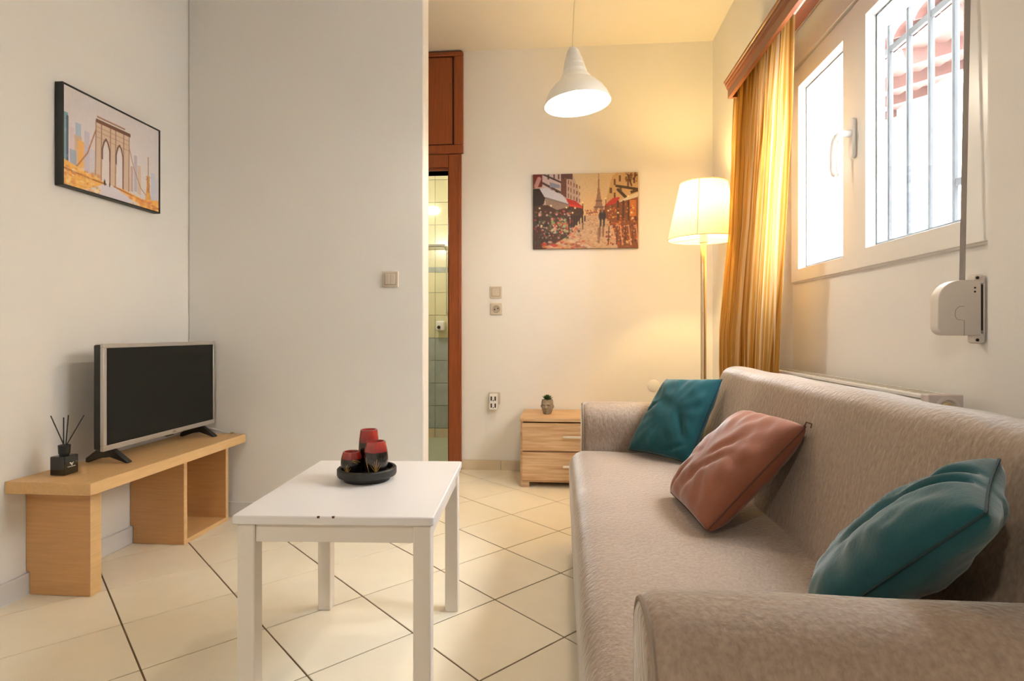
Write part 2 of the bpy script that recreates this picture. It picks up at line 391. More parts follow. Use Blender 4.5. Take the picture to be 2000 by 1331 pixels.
struct(box(-1.9, -.45, YB + .12, 4.98, 2.4, 2.5), 'ceiling_bathroom', ceil_m, 'white bathroom ceiling')
struct(box(-1.8, -.55, YB + .1, 4.89, -.05, .003), 'floor_bathroom', mat('bath_floor', srgb(206, 214, 196), .3, var=.06), 'pale green bathroom floor')
d1 = tag(MB().box(DX1, DX1 + .086, YB - .018, YB, 0, DZ + .105).build('door_1', mahog, bevel=.004), 'reddish brown wooden frame of the bathroom doorway', 'door', kind='structure')
box(DX0 - .086, DX1, YB - .018, YB, DZ + .02, DZ + .105).build('head_casing', mahog, d1, bevel=.004)
box(DX0 - .086, DX0, YB - .018, YB, 0, DZ + .02).build('jamb_casing', mahog, d1, bevel=.004)
MB().box(DX1 - .006, DX1 + .0, YB - .01, YB + .12, 0, DZ).box(DX0, DX0 + .018, YB - .01, YB + .12, 0, DZ).box(DX0, DX1, YB - .01, YB + .12, DZ, DZ + .02).build('jamb_lining', mat('mahogany_lining', srgb(120, 56, 22), .4, stretch=(30, 30, 1.8), vscale=3, var=.3), d1, bevel=.003)
MB().box(DX1 + .068, DX1 + .074, YB - .0215, YB - .017, 0, DZ + .098).build('bead', mahog, d1, bevel=.002)
# overhead cabinet above the doorway
oc = thing('overhead_cabinet', (-1.1, YB, 2.1), 'brown wooden storage cabinet above the bathroom doorway', 'cabinet')
MB().box(-1.62, -.643, YB - .03, YB, 2.098, 2.155).box(-1.62, -.643, YB - .03, YB, 2.745, 2.772).box(-.705, -.643, YB - .03, YB, 2.155, 2.745).box(-1.62, -1.56, YB - .03, YB, 2.155, 2.745).build('cabinet_frame', mahog, oc, bevel=.006, seg=3)
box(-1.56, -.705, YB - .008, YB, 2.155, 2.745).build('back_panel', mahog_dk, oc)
box(-1.11, -.716, YB - .022, YB - .008, 2.163, 2.738).build('cabinet_door', mahog, oc, bevel=.004)
box(-1.55, -1.118, YB - .022, YB - .008, 2.163, 2.738).build('cabinet_door', mahog, oc, bevel=.004)
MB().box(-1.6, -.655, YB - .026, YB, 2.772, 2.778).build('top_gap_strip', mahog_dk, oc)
# bathroom fittings
tr = thing('towel_shelf', (-1.1, 4.88, 1.63), 'chrome towel rail on the bathroom wall', 'towel rail')
MB().tube([(-1.45, 4.80, 1.645), (-.985, 4.80, 1.645)], .008, 8).tube([(-1.45, 4.83, 1.66), (-.985, 4.83, 1.66)], .006, 8).build('rail', chrome, tr, smooth=True)
MB().tube([(-.99, 4.80, 1.645), (-.985, 4.84, 1.64), (-.985, 4.88, 1.62)], .008, 8).build('bracket', chrome, tr, smooth=True)
MB().tube([(-1.44, 4.80, 1.645), (-1.445, 4.84, 1.64), (-1.445, 4.88, 1.62)], .008, 8).build('bracket', chrome, tr, smooth=True)
sr = thing('shower_rail', (-.965, 4.86, 1.05), 'thin vertical chrome shower rail beside the door frame', 'shower rail')
MB().tube([(-.972, 4.845, 1.06), (-.972, 4.845, 1.62)], .006, 8).build('rod', chrome, sr, smooth=True)
MB().tube([(-.972, 4.845, 1.08), (-.972, 4.88, 1.08)], .008, 8).build('bracket', chrome, sr, smooth=True)
MB().tube([(-.972, 4.845, 1.60), (-.972, 4.88, 1.60)], .008, 8).build('bracket', chrome, sr, smooth=True)
sd = thing('paper_holder', (-1.01, 4.87, .93), 'small white box dispenser on the bathroom tiles', 'dispenser')
box(-1.06, -.985, 4.80, 4.88, .925, 1.01).build('body', pvc, sd, bevel=.012, seg=3)
MB().lathe([(0, .0), (.014, .0), (.014, .006), (0, .006)], (-1.03, 4.797, .955), 16, mtx=Matrix.Rotation(R(90), 3, 'X')).build('slot', dark_hole, sd)
wl = thing('bathroom_oval', (-1.12, 4.88, 1.96), 'glowing oval on the bathroom tiles', 'lamp')
def dome(u, v):
    a = u * 2 * math.pi; b = v * math.pi / 2
    return Vector((-1.10 + .065 * math.cos(a) * math.cos(b), 4.878 - .05 * math.sin(b), 1.965 + .04 * math.sin(a) * math.cos(b)))
MB().grid(dome, 24, 8, True).build('diffuser', emit_mat('bath_glow', (1, .97, .88, 1), 1.4), wl, smooth=True)  # bright oval on the tiles, a flat dome with emission
pt = bpy.data.lights.new('bathroom_bulb', 'POINT'); pt.energy = BATH_W; pt.color = (1, .95, .78); pt.shadow_soft_size = .06
o = bpy.data.objects.new('bathroom_bulb', pt); C.objects.link(o); o.location = (-1.15, 4.2, 1.75)

# outside: iron grille, neighbour's white wall with a tiled eave
gr = thing('security_grille', (1.28, 2.05, 1.1), 'grey iron security bars outside the window', 'window grille')
for k in range(9):
    MB().tube([(1.29, 1.50 + .125 * k - .005, 1.06), (1.29, 1.50 + .125 * k - .005, 2.2)], .0105, 8).build('bar', grille_m, gr, smooth=True)
for z, y0, y1 in ((2.02, 1.42, 2.68), (1.40, 1.42, 2.0), (1.10, 1.42, 2.68)):
    box(1.284, 1.296, y0, y1, z - .012, z + .012).build('crossbar', grille_m, gr)
nb = thing('neighbour_house', (3.4, 4, 0), 'white neighbouring house with a red tiled eave outside the window', 'house')
box(3.3, 3.5, -1, 9, 0, 3.25).build('house_wall', ext_wall, nb)
for k in range(6): box(2.42 + .15 * k, 2.565 + .15 * k, 3.6, 9, 2.93 + .035 * k, 2.95 + .035 * k).build('soffit_board', wood_ext, nb)
for k in range(9): MB().prism([(2.45, 2.84), (2.5, 2.82), (3.3, 3.04), (3.3, 3.12), (2.42, 2.925)], 'y', 3.75 + .55 * k, 3.82 + .55 * k).build('rafter', wood_ext, nb)
for k in range(22):
    y = 3.66 + .24 * k
    MB().grid(lambda u, v: Vector((2.34 + .96 * v, y + .115 * math.cos(math.pi * u), 2.985 + .25 * v + .06 * math.sin(math.pi * u))), 9, 2).build('roof_tile', roof_m, nb, smooth=True)
tag(box(1.25, 3.3, -2, 9, -.2, -.1).build('courtyard_paving', pave_m), 'pale courtyard paving outside the window', 'paving', kind='structure')

# ------------------------------------------------------------------ sofa
sofa = thing('sofa', (.45, 1.57, 0), 'long taupe velvet sofa with rounded arms along the window wall', 'sofa')
def soft_prism(outline, y0, y1, rr, name, m, ny=24, ends=5, noise_amp=.004, seed=0, axis='y'):
    # outline (closed list of (p, q)) swept along an axis with softly rounded ends
    cx = sum(p for p, q in outline) / len(outline); cz = sum(q for p, q in outline) / len(outline); n = len(outline)
    st = []
    for i in range(ends + 1):
        a = R(90 * i / ends); st.append((y0 + rr * (1 - math.sin(a)), rr * (1 - math.cos(a))))
    st = [(y0 + rr - rr * math.sin(R(90 * (1 - i / ends))), rr - rr * math.cos(R(90 * (1 - i / ends)))) for i in range(ends + 1)]
    mid = [(y0 + rr + (y1 - y0 - 2 * rr) * i / ny, 0) for i in range(1, ny)]
    st2 = [(y0 + y1 - a, b) for a, b in reversed(st)]
    rows = st + mid + st2; vs = []; fs = []
    for yy, ins in rows:
        for k, (p, q) in enumerate(outline):
            d = Vector((p - cx, q - cz)); a = Vector(outline[k - 1]); b = Vector(outline[(k + 1) % n]); t = (b - a).normalized(); nn = Vector((t.y, -t.x))
            if nn.dot(d) < 0: nn = -nn
            pp, qq = p - nn.x * ins, q - nn.y * ins
            w = noise.noise(Vector((pp * 5 + seed, yy * 5, qq * 5))) * noise_amp
            pp += nn.x * w; qq += nn.y * w
            vs.append((pp, yy, qq) if axis == 'y' else (yy, pp, qq))
    m_ = len(rows)
    for i in range(m_ - 1):
        for k in range(n): fs.append((i * n + k, i * n + (k + 1) % n, (i + 1) * n + (k + 1) % n, (i + 1) * n + k))
    fs += [tuple(range(n)), tuple(range((m_ - 1) * n, m_ * n))]
    return MB().add(vs, fs).build(name, m, sofa, smooth='all')
def dense(outline, step=.02):
    out = []
    for i, p in enumerate(outline):
        q = outline[(i + 1) % len(outline)]; d = math.hypot(q[0] - p[0], q[1] - p[1]); k = max(1, int(d / step))
        for j in range(k): out.append((p[0] + (q[0] - p[0]) * j / k, p[1] + (q[1] - p[1]) * j / k))
    return out
AY0, AY1, BY0, BY1, SZ, AZ = .565, .735, 2.405, 2.575, .42, .612
so = rrect(.035, .62, .235, SZ, (.05, .04, .04, .065), 8)
soft_prism(dense(so), AY1 + .002, BY0 - .002, .02, 'seat', velvet, 40, 5, .006, 3)
soft_prism(dense(rrect(.045, .66, .05, .232, (.01, .01, .01, .01), 3)), AY1 + .002, BY0 - .002, .01, 'seat_base', velvet, 30, 3, .002, 5)
bo = [(.535, .36), (.548, .43), (.585, .56), (.618, .68), (.632, .735), (.645, .76), (.668, .775), (.70, .778), (.735, .77), (.765, .745), (.778, .70), (.775, .55), (.76, .36), (.74, .2), (.62, .2)]
def chaikin(P, n=2):
    for _ in range(n):
        P = [q for i in range(len(P)) for q in ((.75 * P[i][0] + .25 * P[(i + 1) % len(P)][0], .75 * P[i][1] + .25 * P[(i + 1) % len(P)][1]), (.25 * P[i][0] + .75 * P[(i + 1) % len(P)][0], .25 * P[i][1] + .75 * P[(i + 1) % len(P)][1]))]
    return P
soft_prism(dense(chaikin(bo)), AY1 + .01, BY0 - .012, .055, 'backrest', velvet, 50, 8, .006, 8)
for (y0, y1, sgn) in ((AY0, AY1, -1), (BY0, BY1, 1)):
    ao = [(y0 + .012, .05), (y0 + .012, .46), (y0, .50), (y0 - .002, .555), (y0 + .018, .592), (y0 + .055, AZ), (y1 - .055, AZ), (y1 - .018, .592), (y1 + .002, .555), (y1, .50), (y1 - .004, .46), (y1 - .004, .05)]
    ao = chaikin(ao, 1)
    a_ = soft_prism(dense(ao), .088, .80, .028, 'arm', velvet, 30, 6, .003, 20 + sgn, axis='x')
    seam = [(.0875 + .016, y, z) for y, z in ao if z > .03]
    i0 = min(range(len(seam)), key=lambda i: (seam[i][2], seam[i][1])); seam = seam[i0:] + seam[:i0]
    cy_, cz_ = (y0 + y1) / 2, .33
    P = [(.0935, cy_ + (y - cy_) * .91, cz_ + (z - cz_) * .968) for _, y, z in seam]
    MB().tube(P, .0035, 6).build('piping', velvet_dk, a_, smooth=True)
for x_, y_ in ((.13, .65), (.13, 2.49), (.72, .65), (.72, 2.49)):
    MB().lathe([(0, 0), (.02, 0), (.026, .05), (0, .05)], (x_, y_, 0), 16).build('foot', black_pl, sofa, smooth=True)

# ------------------------------------------------------------------ cushions
def cushion(name, label, TL, TR, BL, BR, t, m, mp, seed, folds=(), n=44, pinch=.045, wr=.0035, rnd=.012, group=None):
    TL, TR, BL, BR = map(Vector, (TL, TR, BL, BR)); nrm = (TR - TL + BR - BL).cross(TL - BL + TR - BR).normalized()
    base = min((BL + BR) / 2, (TL + TR) / 2, key=lambda v: v.z); root = thing(name, tuple(base), label, 'cushion', group)
    def P(u, v, side):                                      # u, v in -1..1
        uu = u * (1 - pinch * (1 - v * v) * abs(u) ** 2); vv = v * (1 - pinch * (1 - u * u) * abs(v) ** 2)
        k_ = 1 - rnd * (u * v) ** 4; uu *= k_; vv *= k_
        a, b = (uu + 1) / 2, (vv + 1) / 2
        p = BL * (1 - a) * (1 - b) + BR * a * (1 - b) + TL * (1 - a) * b + TR * a * b
        e = max(0, (1 - u * u) * (1 - v * v)); th = t / 2 * e ** .36
        w = noise.noise(Vector((u * 2.2 + seed, v * 2.2, side * 3))) * wr * 1.6 + noise.noise(Vector((u * 5 + v * 3 + seed, v * 2 - u, side * 7))) * wr
        edge = e ** .5
        rad = math.sin(math.atan2(v, u) * 14 + seed) * wr * .5 * (1 - edge) * edge * 4
        d = th + (w + rad) * min(1, edge * 2)
        for (fu, fv, ang, ln, wd, dp) in folds:
            ca, sa = math.cos(ang), math.sin(ang); du, dv = u - fu, v - fv; al = du * ca + dv * sa; ac = -du * sa + dv * ca
            d -= dp * math.exp(-(ac / wd) ** 2 - (al / ln) ** 2) * (1 if side > 0 else .2) * min(1, edge * 2.5)
        return p + nrm * d * side
    mb = MB(); vs = []; idx = {}; fs = []
    for side in (1, -1):
        for i in range(n + 1):
            for j in range(n + 1):
                u = math.sin((i / n * 2 - 1) * math.pi / 2) * .5 + (i / n * 2 - 1) * .5; v = math.sin((j / n * 2 - 1) * math.pi / 2) * .5 + (j / n * 2 - 1) * .5
                bd = i in (0, n) or j in (0, n)
                if side < 0 and bd: idx[(side, i, j)] = idx[(1, i, j)]; continue
                idx[(side, i, j)] = len(vs); vs.append(P(u, v, side))
        for i in range(n):
            for j in range(n):
                q = [idx[(side, i, j)], idx[(side, i + 1, j)], idx[(side, i + 1, j + 1)], idx[(side, i, j + 1)]]; fs.append(q if side > 0 else q[::-1])
    mb.add(vs, fs); cv = mb.build('cushion_cover', m, root, smooth='all')
    bp = [(i, 0) for i in range(n)] + [(n, j) for j in range(n)] + [(i, n) for i in range(n, 0, -1)] + [(0, j) for j in range(n, 0, -1)]
    MB().tube([vs[idx[(1, i, j)]] for i, j in bp], .0020, 6, closed=True).build('seam', mp, root, smooth=True)
    return root, cv, P(1, 1, 1)
cushion('cushion', 'square teal cushion leaning on the far sofa arm', (.437, 2.43, .716), (.608, 2.22, .735), (.276, 2.385, .428), (.470, 2.15, .428), .115, teal, teal_dk, 1.3,
        folds=((-.75, .1, .5, .3, .06, .010), (.55, -.25, -.9, .35, .07, .014), (.5, -.8, .4, .3, .06, .01), (-.3, .25, -.3, .5, .12, .006)), group='teal cushions')
rt_, cv_, TRb = cushion('cushion', 'brown velvet cushion tilted against the middle of the sofa back', (.56, 1.80, .672), (.605, 1.462, .682), (.322, 1.742, .432), (.345, 1.40, .432), .135, brown, brown_dk, 5.1,
        folds=((.25, .1, .9, .35, .07, .010), (.3, -.2, .7, .3, .06, .009), (.0, -.55, 1.2, .3, .08, .008), (-.6, -.7, 1.1, .4, .05, .007)), rnd=.03)
MB().tube([TRb + Vector((-.004, 0, 0)), TRb + Vector((.0, -.004, .012)), TRb + Vector((.012, -.006, .008)), TRb + Vector((.010, -.004, -.002))], .0018, 6).build('zip_pull', brown_dk, rt_, smooth=True)
cushion('cushion', 'crumpled teal cushion slumped beside the near sofa arm', (.600, .838, .738), (.445, .640, .722), (.545, 1.19, .445), (.395, .95, .432), .115, teal, teal_dk, 9.7,
        folds=((.1, .62, 1.45, .35, .09, .030), (-.3, .8, 1.2, .3, .10, .02), (.15, .25, 1.7, .4, .07, .012)), group='teal cushions')

# ------------------------------------------------------------------ coffee table
ct = thing('coffee_table', (-.549, 1.59, 0), 'small white rectangular coffee table with square legs', 'table', rotz=R(3.3))
def L_(mb, n, m, **k):
    o = mb.build(n, m, None, local=True, **k); o.parent = ct; ORG[o.name] = ORG[ct.name]; return o
TW, TL_, TT = .238, .292, .48
L_(MB().prism(rrect(-TW, TW, -TL_, TL_, .008, 3), 'z', TT - .021, TT), 'tabletop', white_lac, bevel=.003)
lw = .042; ix, iy = TW - .008, TL_ - .010
for sx in (-1, 1):
    for sy in (-1, 1):
        x0, x1 = sorted((sx * ix, sx * (ix - lw))); y0, y1 = sorted((sy * iy, sy * (iy - lw)))
        L_(box(x0, x1, y0, y1, 0, TT - .0215), 'leg', white_leg, bevel=.003)
for sy in (-1, 1):
    y0, y1 = sorted((sy * (iy - .006), sy * (iy - .026))); L_(box(-ix + lw + .0005, ix - lw - .0005, y0, y1, TT - .066, TT - .0215), 'apron', white_leg, bevel=.001)
for sx in (-1, 1):
    x0, x1 = sorted((sx * (ix - .006), sx * (ix - .026))); L_(box(x0, x1, -iy + lw + .0005, iy - lw - .0005, TT - .066, TT - .0215), 'apron', white_leg, bevel=.001)
for x_ in (-.035, .0): L_(box(x_, x_ + .006, -TL_ - .0006, -TL_ + .003, TT - .004, TT + .0004), 'chip', brown_dk)

# tray with three lacquered holders
TC = Vector((-.565, 1.638, TT))
ty = thing('tray', tuple(TC), 'round black footed tray on the coffee table', 'tray')
MB().lathe([(0, .0005), (.066, .0005), (.066, .012), (.083, .014), (.085, .018), (.085, .034), (.082, .037), (.075, .037), (.073, .033), (.072, .022), (0, .021)], TC, 48).build('tray_body', black_matte, ty, smooth=True)
MB().lathe([(.0655, .0006), (.067, .004), (.067, .010), (.0655, .012)], TC, 48).build('foot_ring', black_pl, ty, smooth=True)
def holder(dx, dy, hgt, rmax, rtop, label, motif):
    c = TC + Vector((dx, dy, .0225)); root = thing('candle_holder', tuple(c), label, 'candle holder', 'lacquered candle holders on the tray')
    prof = []; n = 20; rb = rmax * .80
    for i in range(n + 1):
        s = i / n; r = rb + (rmax - rb) * math.sin(min(1, s / .45) * math.pi / 2) if s < .45 else rtop + (rmax - rtop) * math.cos((s - .45) / .55 * math.pi / 2)
        prof.append((r, s * hgt))
    full_ = [(0, 0)] + prof + [(rtop - .004, hgt), (rtop - .006, hgt * .9), (rb - .004, hgt * .35), (0, hgt * .33)]
    b = MB().lathe(full_, c, 40).build('body', lacquer_m, root, smooth=True)
    at = b.data.attributes.new('band', 'FLOAT', 'POINT'); at.data.foreach_set('value', [v.co.z / hgt for v in b.data.vertices])
    def rad(s): return rb + (rmax - rb) * math.sin(min(1, s / .45) * math.pi / 2) if s < .45 else rtop + (rmax - rtop) * math.cos((s - .45) / .55 * math.pi / 2)
    for (a0, s0, a1, s1) in motif:
        st = MB()
        pts = []
        for k in range(7):
            t = k / 6; a = R(a0 + (a1 - a0) * t); s = s0 + (s1 - s0) * t; r = rad(s) + .0003
            pts.append(c + Vector((r * math.cos(a), r * math.sin(a), s * hgt)))
        st.tube(pts, [.0008 - .0005 * k / 6 for k in range(7)], 5)
        st.build('gold_stroke', gold, b, smooth=True)
    return root
grass = lambda a, s=1: [(a, .08, a + d * s, .08 + hh) for d, hh in ((-26, .22), (-15, .30), (-6, .36), (4, .42), (14, .32), (26, .24))] + [(a - 12, .07, a + 12, .07)]
holder(-.006, .034, .118, .0305, .0245, 'tallest red and black lacquered candle holder at the back of the tray', grass(-40) + grass(-140))
holder(.032, -.016, .093, .0345, .0265, 'medium red and black lacquered candle holder with gold grass motif', grass(-72) + [(-110, .05, -128, .55), (-112, .05, -118, .4)])
holder(-.040, -.016, .062, .0315, .0245, 'shortest red and black lacquered candle holder at the tray edge', grass(-95, .8) + [(-70, .62, -20, .55), (-66, .68, -30, .62), (-60, .58, -34, .48)])

# ------------------------------------------------------------------ television bench
BX0, BX1, BYa, BYb, BT = XL + .003, -1.545, 1.765, 2.70, .412
tb_ = thing('tv_bench', (-1.69, 2.24, 0), 'low oak television bench with an open box support', 'bench')
top = box(BX0, BX1, BYa, BYb, BT - .041, BT - .0006).build('bench_top', oak_top, tb_, bevel=.0015)
box(BX1 - .0005, BX1 + .0012, BYa + .0015, BYb, BT - .0405, BT - .001).build('edge_band', oak_edge, top)
ntc = .078
def panel_y(y0, y1, x0, x1, z1, name='side_panel'):
    P = [(x0 + .0135, 0.001), (x1, 0.001), (x1, z1), (x0, z1), (x0, ntc), (x0 + .0135, ntc)]
    return MB().prism(P, 'y', y0, y1).build(name, oak_side, tb_, bevel=.001)
PZ = BT - .0415
pn = panel_y(1.842, 1.889, XL + .002, -1.612, PZ, 'support_panel')
box(-1.6122, -1.6105, 1.842, 1.889, .001, PZ).build('edge_band', oak_edge, pn)
p1 = panel_y(2.325, 2.345, XL + .002, -1.606, PZ)
box(-1.6062, -1.6045, 2.325, 2.345, .001, PZ).build('edge_band', oak_edge, p1)
p2 = panel_y(2.632, 2.652, XL + .002, -1.606, PZ)
box(-1.6062, -1.6045, 2.632, 2.652, .001, PZ).build('edge_band', oak_edge, p2)
sh = MB().box(XL + .0155, -1.606, 2.3455, 2.6315, .001, .020).build('shelf', oak_top, tb_)
box(-1.6062, -1.6045, 2.3455, 2.6315, .001, .020).build('edge_band', oak_edge, sh)
box(XL + .0155, XL + .0235, 2.3455, 2.6315, .0795, PZ).build('back_board', oak_side, tb_)

# television
TX, TYa, TYb, TZa, TZb = -1.697, 2.000, 2.690, .4645, .868
tv = thing('television', (TX, 2.35, BT), 'flat television with a silver bezel standing on the oak bench', 'television')
box(TX - .045, TX - .012, TYa + .004, TYb - .004, TZa + .004, TZb - .004).build('back_case', black_pl, tv, bevel=.006)
bz = .0165
fr = MB().box(TX - .014, TX, TYa, TYb, TZb - bz, TZb).box(TX - .014, TX, TYa, TYb, TZa, TZa + bz + .004).box(TX - .014, TX, TYa, TYa + bz, TZa + bz + .004, TZb - bz).box(TX - .014, TX, TYb - bz * .7, TYb, TZa + bz + .004, TZb - bz)
fr.build('bezel', silver, tv, bevel=.002)
box(TX - .012, TX - .003, TYa + bz, TYb - bz * .7, TZa + bz + .004, TZb - bz).build('screen', screen_m, tv)
box(TX - .0002, TX + .0006, 2.385, 2.403, TZa + .006, TZa + .014).build('badge', mat('badge_grey', srgb(150, 146, 142), .4, metal=.4), tv)
box(TX - .025, TX - .006, 2.355, 2.40, TZa - .006, TZa).build('sensor', black_pl, tv, bevel=.002)
for yf in (2.062, 2.610):
    P = [(TX - .118, BT + .0005), (TX - .108, BT + .0005), (TX - .055, BT + .018), (TX - .02, BT + .022), (TX + .044, BT + .0005), (TX + .058, BT + .0005), (TX + .056, BT + .006), (TX - .005, TZa - .001), (TX - .07, TZa - .001), (TX - .118, BT + .016)]
    f = MB().prism(P, 'y', yf - .011, yf + .011); f.build('stand_foot', black_pl, tv, bevel=.003)
cb = thing('aerial_cable', (-1.70, 2.64, BT), 'white cable end lying on the bench behind the television', 'cable')
MB().tube([(-1.80, 2.66, BT + .03), (-1.77, 2.698, BT + .028), (-1.72, 2.704, BT + .022), (-1.68, 2.702, BT + .014), (-1.65, 2.697, BT + .006), (-1.612, 2.688, BT + .005)], .0042, 8).build('cord', pvc, cb, smooth=True)
MB().tube([(-1.613, 2.688, BT + .005), (-1.603, 2.688, BT + .006)], .005, 10).tube([(-1.604, 2.688, BT + .006), (-1.596, 2.688, BT + .007)], .002, 6).build('connector', nickel, cb, smooth=True)

# reed diffuser
DCx, DCy = -1.7425, 1.88
df = thing('reed_diffuser', (DCx, DCy, BT), 'square black reed diffuser bottle with black sticks', 'diffuser')
box(DCx - .0275, DCx + .0275, DCy - .03, DCy + .03, BT, BT + .066).build('bottle', mat('black_glass', srgb(14, 16, 14), .12, coat=.3), df, bevel=.004, seg=3)
MB().lathe([(0, .064), (.014, .064), (.015, .071), (.017, .073), (.0185, .098), (.0185, .102), (.014, .102), (.012, .096), (0, .096)], (DCx, DCy, BT), 32).build('collar', black_matte, df, smooth=True)
for (ax, ay, bx_, by_, hh) in ((.004, .0, -.046, -.006, .205), (0, -.003, -.006, .004, .198), (.003, .002, .008, .008, .206), (-.002, .004, .03, .05, .200)):
    MB().tube([(DCx + ax, DCy + ay, BT + .09), (DCx + bx_, DCy + by_, BT + hh)], .0019, 8).build('reed', black_matte, df, smooth=True)
em = MB(); X_ = DCx + .0277                                   # winged emblem and the thin line of lettering under it
def yz(P): return em.add([(X_, DCy + p, BT + q) for p, q in P] + [(X_ + .0003, DCy + p, BT + q) for p, q in P], [tuple(range(len(P), 2 * len(P)))] + [(i, (i + 1) % len(P), len(P) + (i + 1) % len(P), len(P) + i) for i in range(len(P))])
yz([(-.009, .043), (-.001, .041), (.001, .038), (-.002, .034), (-.006, .038)]); yz([(.001, .034), (.004, .040), (.009, .043), (.005, .037), (.002, .031), (-.002, .032)])
for k in range(11): yz([(-.0165 + k * .003, .0265), (-.0143 + k * .003, .0265), (-.0143 + k * .003, .0285), (-.0165 + k * .003, .0285)])
em.build('printed_emblem', mat('white_print', srgb(232, 230, 226), .5), df)

# ------------------------------------------------------------------ nightstand with head planter
NX0, NX1, NYa, NYb, NZ = -.236, .40, 3.368, 3.762, .408
ns = thing('nightstand', (.08, 3.56, 0), 'low two drawer nightstand in light oak finish', 'nightstand')
MB().box(NX0, NX0 + .016, NYa + .002, NYb, .03, NZ - .022).box(NX1 - .016, NX1, NYa + .002, NYb, .03, NZ - .022).box(NX0 + .016, NX1 - .016, NYa + .004, NYb, .03, .046).box(NX0 + .016, NX1 - .016, NYb - .012, NYb, .046, NZ - .022).box(NX0 + .016, NX1 - .016, NYa + .004, NYb, .205, .22).build('carcass', sonoma, ns, bevel=.001)
box(NX0 - .003, NX1 + .003, NYa - .006, NYb, NZ - .0215, NZ).build('top_board', sonoma, ns, bevel=.0015)
for z0, z1 in ((.218, .379), (.045, .2075)):
    d = box(NX0 + .010, NX1 - .010, NYa - .012, NYa + .004, z0, z1).build('drawer_front', sonoma, ns, bevel=.0015)
    zc = z0 + (z1 - z0) * .52
    MB().box(.014, .146, NYa - .032, NYa - .024, zc - .006, zc + .006).box(.022, .03, NYa - .025, NYa - .012, zc - .004, zc + .004).box(.13, .138, NYa - .025, NYa - .012, zc - .004, zc + .004).build('handle', steel, d, bevel=.0015)
for x0 in (NX0 + .002, NX1 - .052):
    for y0 in (NYa + .003, NYb - .053): box(x0, x0 + .05, y0, y0 + .05, 0, .0295).build('foot', sonoma, ns, bevel=.001)
PC = Vector((-.082, 3.545, NZ + .0005))
hp = thing('head_planter', tuple(PC), 'tiny succulent in a concrete face planter on the nightstand', 'planter')
def head(u, v):
    a = u * 2 * math.pi; z = v * .088
    r = .024 + .014 * math.sin(min(1, v / .62) * math.pi / 2) if v < .62 else .038 - .004 * ((v - .62) / .38) ** 2
    x_, y_ = r * math.cos(a) * .98, r * math.sin(a) * 1.05
    fr_ = max(0, math.cos(a + math.pi / 2 + .25))           # the face looks towards the room
    da = math.atan2(math.sin(a + math.pi / 2 + .25), math.cos(a + math.pi / 2 + .25))
    nose = .012 * math.exp(-(da / .16) ** 2) * math.exp(-((v - .47) / .12) ** 2)
    brow = .004 * math.exp(-((abs(da) - .38) / .3) ** 2) * math.exp(-((v - .70) / .05) ** 2)
    eye = -.006 * math.exp(-((abs(da) - .42) / .17) ** 2) * math.exp(-((v - .60) / .06) ** 2)
    lip = .005 * math.exp(-(da / .3) ** 2) * (math.exp(-((v - .27) / .03) ** 2) + math.exp(-((v - .20) / .03) ** 2))
    chin = .006 * math.exp(-(da / .4) ** 2) * math.exp(-((v - .07) / .07) ** 2)
    ear = .007 * math.exp(-((abs(da) - 1.6) / .14) ** 2) * math.exp(-((v - .52) / .12) ** 2)
    k = 1 + (nose + brow + eye + lip + chin + ear) / r
    return PC + Vector((x_ * k, y_ * k, z))
hm = MB().grid(head, 72, 40, True); hm.lathe([(.034, .088), (.031, .088), (.029, .078), (0, .078)], PC, 36); hm.lathe([(0, 0), (.024, 0)], PC, 36)
hm.build('planter_head', concrete, hp, smooth='all')
sl = MB()
for k in range(26):
    a = k * 2.399; el = R(24 + 56 * k / 26); ln = .044 - .018 * k / 26
    d = Vector((math.cos(a) * math.cos(el), math.sin(a) * math.cos(el), math.sin(el))); s_ = d.cross(Vector((0, 0, 1))).normalized(); u_ = s_.cross(d)
    b = PC + Vector((0, 0, .084)) + Vector((0, 0, .008 * k / 26))
    sl.add([b, b + d * ln * .6 + s_ * .008, b + d * ln + u_ * .004, b + d * ln * .6 - s_ * .008, b + d * ln * .5 + u_ * .004, b + d * ln * .5 - u_ * .003], [(0, 1, 4), (1, 2, 4), (2, 3, 4), (3, 0, 4), (1, 0, 5), (2, 1, 5), (3, 2, 5), (0, 3, 5)])
sl.build('rosette', leaf_m, hp)

# ------------------------------------------------------------------ floor lamp
LX, LY = .775, 3.2
fl = thing('floor_lamp', (LX, LY, 0), 'lit floor lamp with a cream fabric shade beside the curtain', 'lamp')
MB().lathe([(0, 0), (.135, 0), (.137, .006), (.13, .016), (.03, .022), (.017, .04), (0, .04)], (LX, LY, 0), 40).build('base', nickel, fl, smooth=True)
MB().lathe([(0, .03), (.0155, .03), (.0155, 1.40), (.012, 1.41), (0, 1.41)], (LX, LY, 0), 24).build('pole', nickel, fl, smooth=True)
MB().lathe([(0, 1.40), (.022, 1.40), (.022, 1.425), (.018, 1.47), (0, 1.47)], (LX, LY, 0), 20).build('socket', pvc, fl, smooth=True)
ZS0, ZS1, RS0, RS1 = 1.418, 1.722, .188, .124
sh = MB().lathe([(RS0, ZS0), (RS1, ZS1)], (LX, LY, 0), 64).build('lamp_shade', shade_m, fl, smooth=True, fixn=False)
for r, z in ((RS0, ZS0), (RS1, ZS1)): MB().tube([(LX + r * math.cos(a * math.pi / 24), LY + r * math.sin(a * math.pi / 24), z) for a in range(48)], .0025, 6, closed=True).build('rim', shade_m, sh, smooth=True)
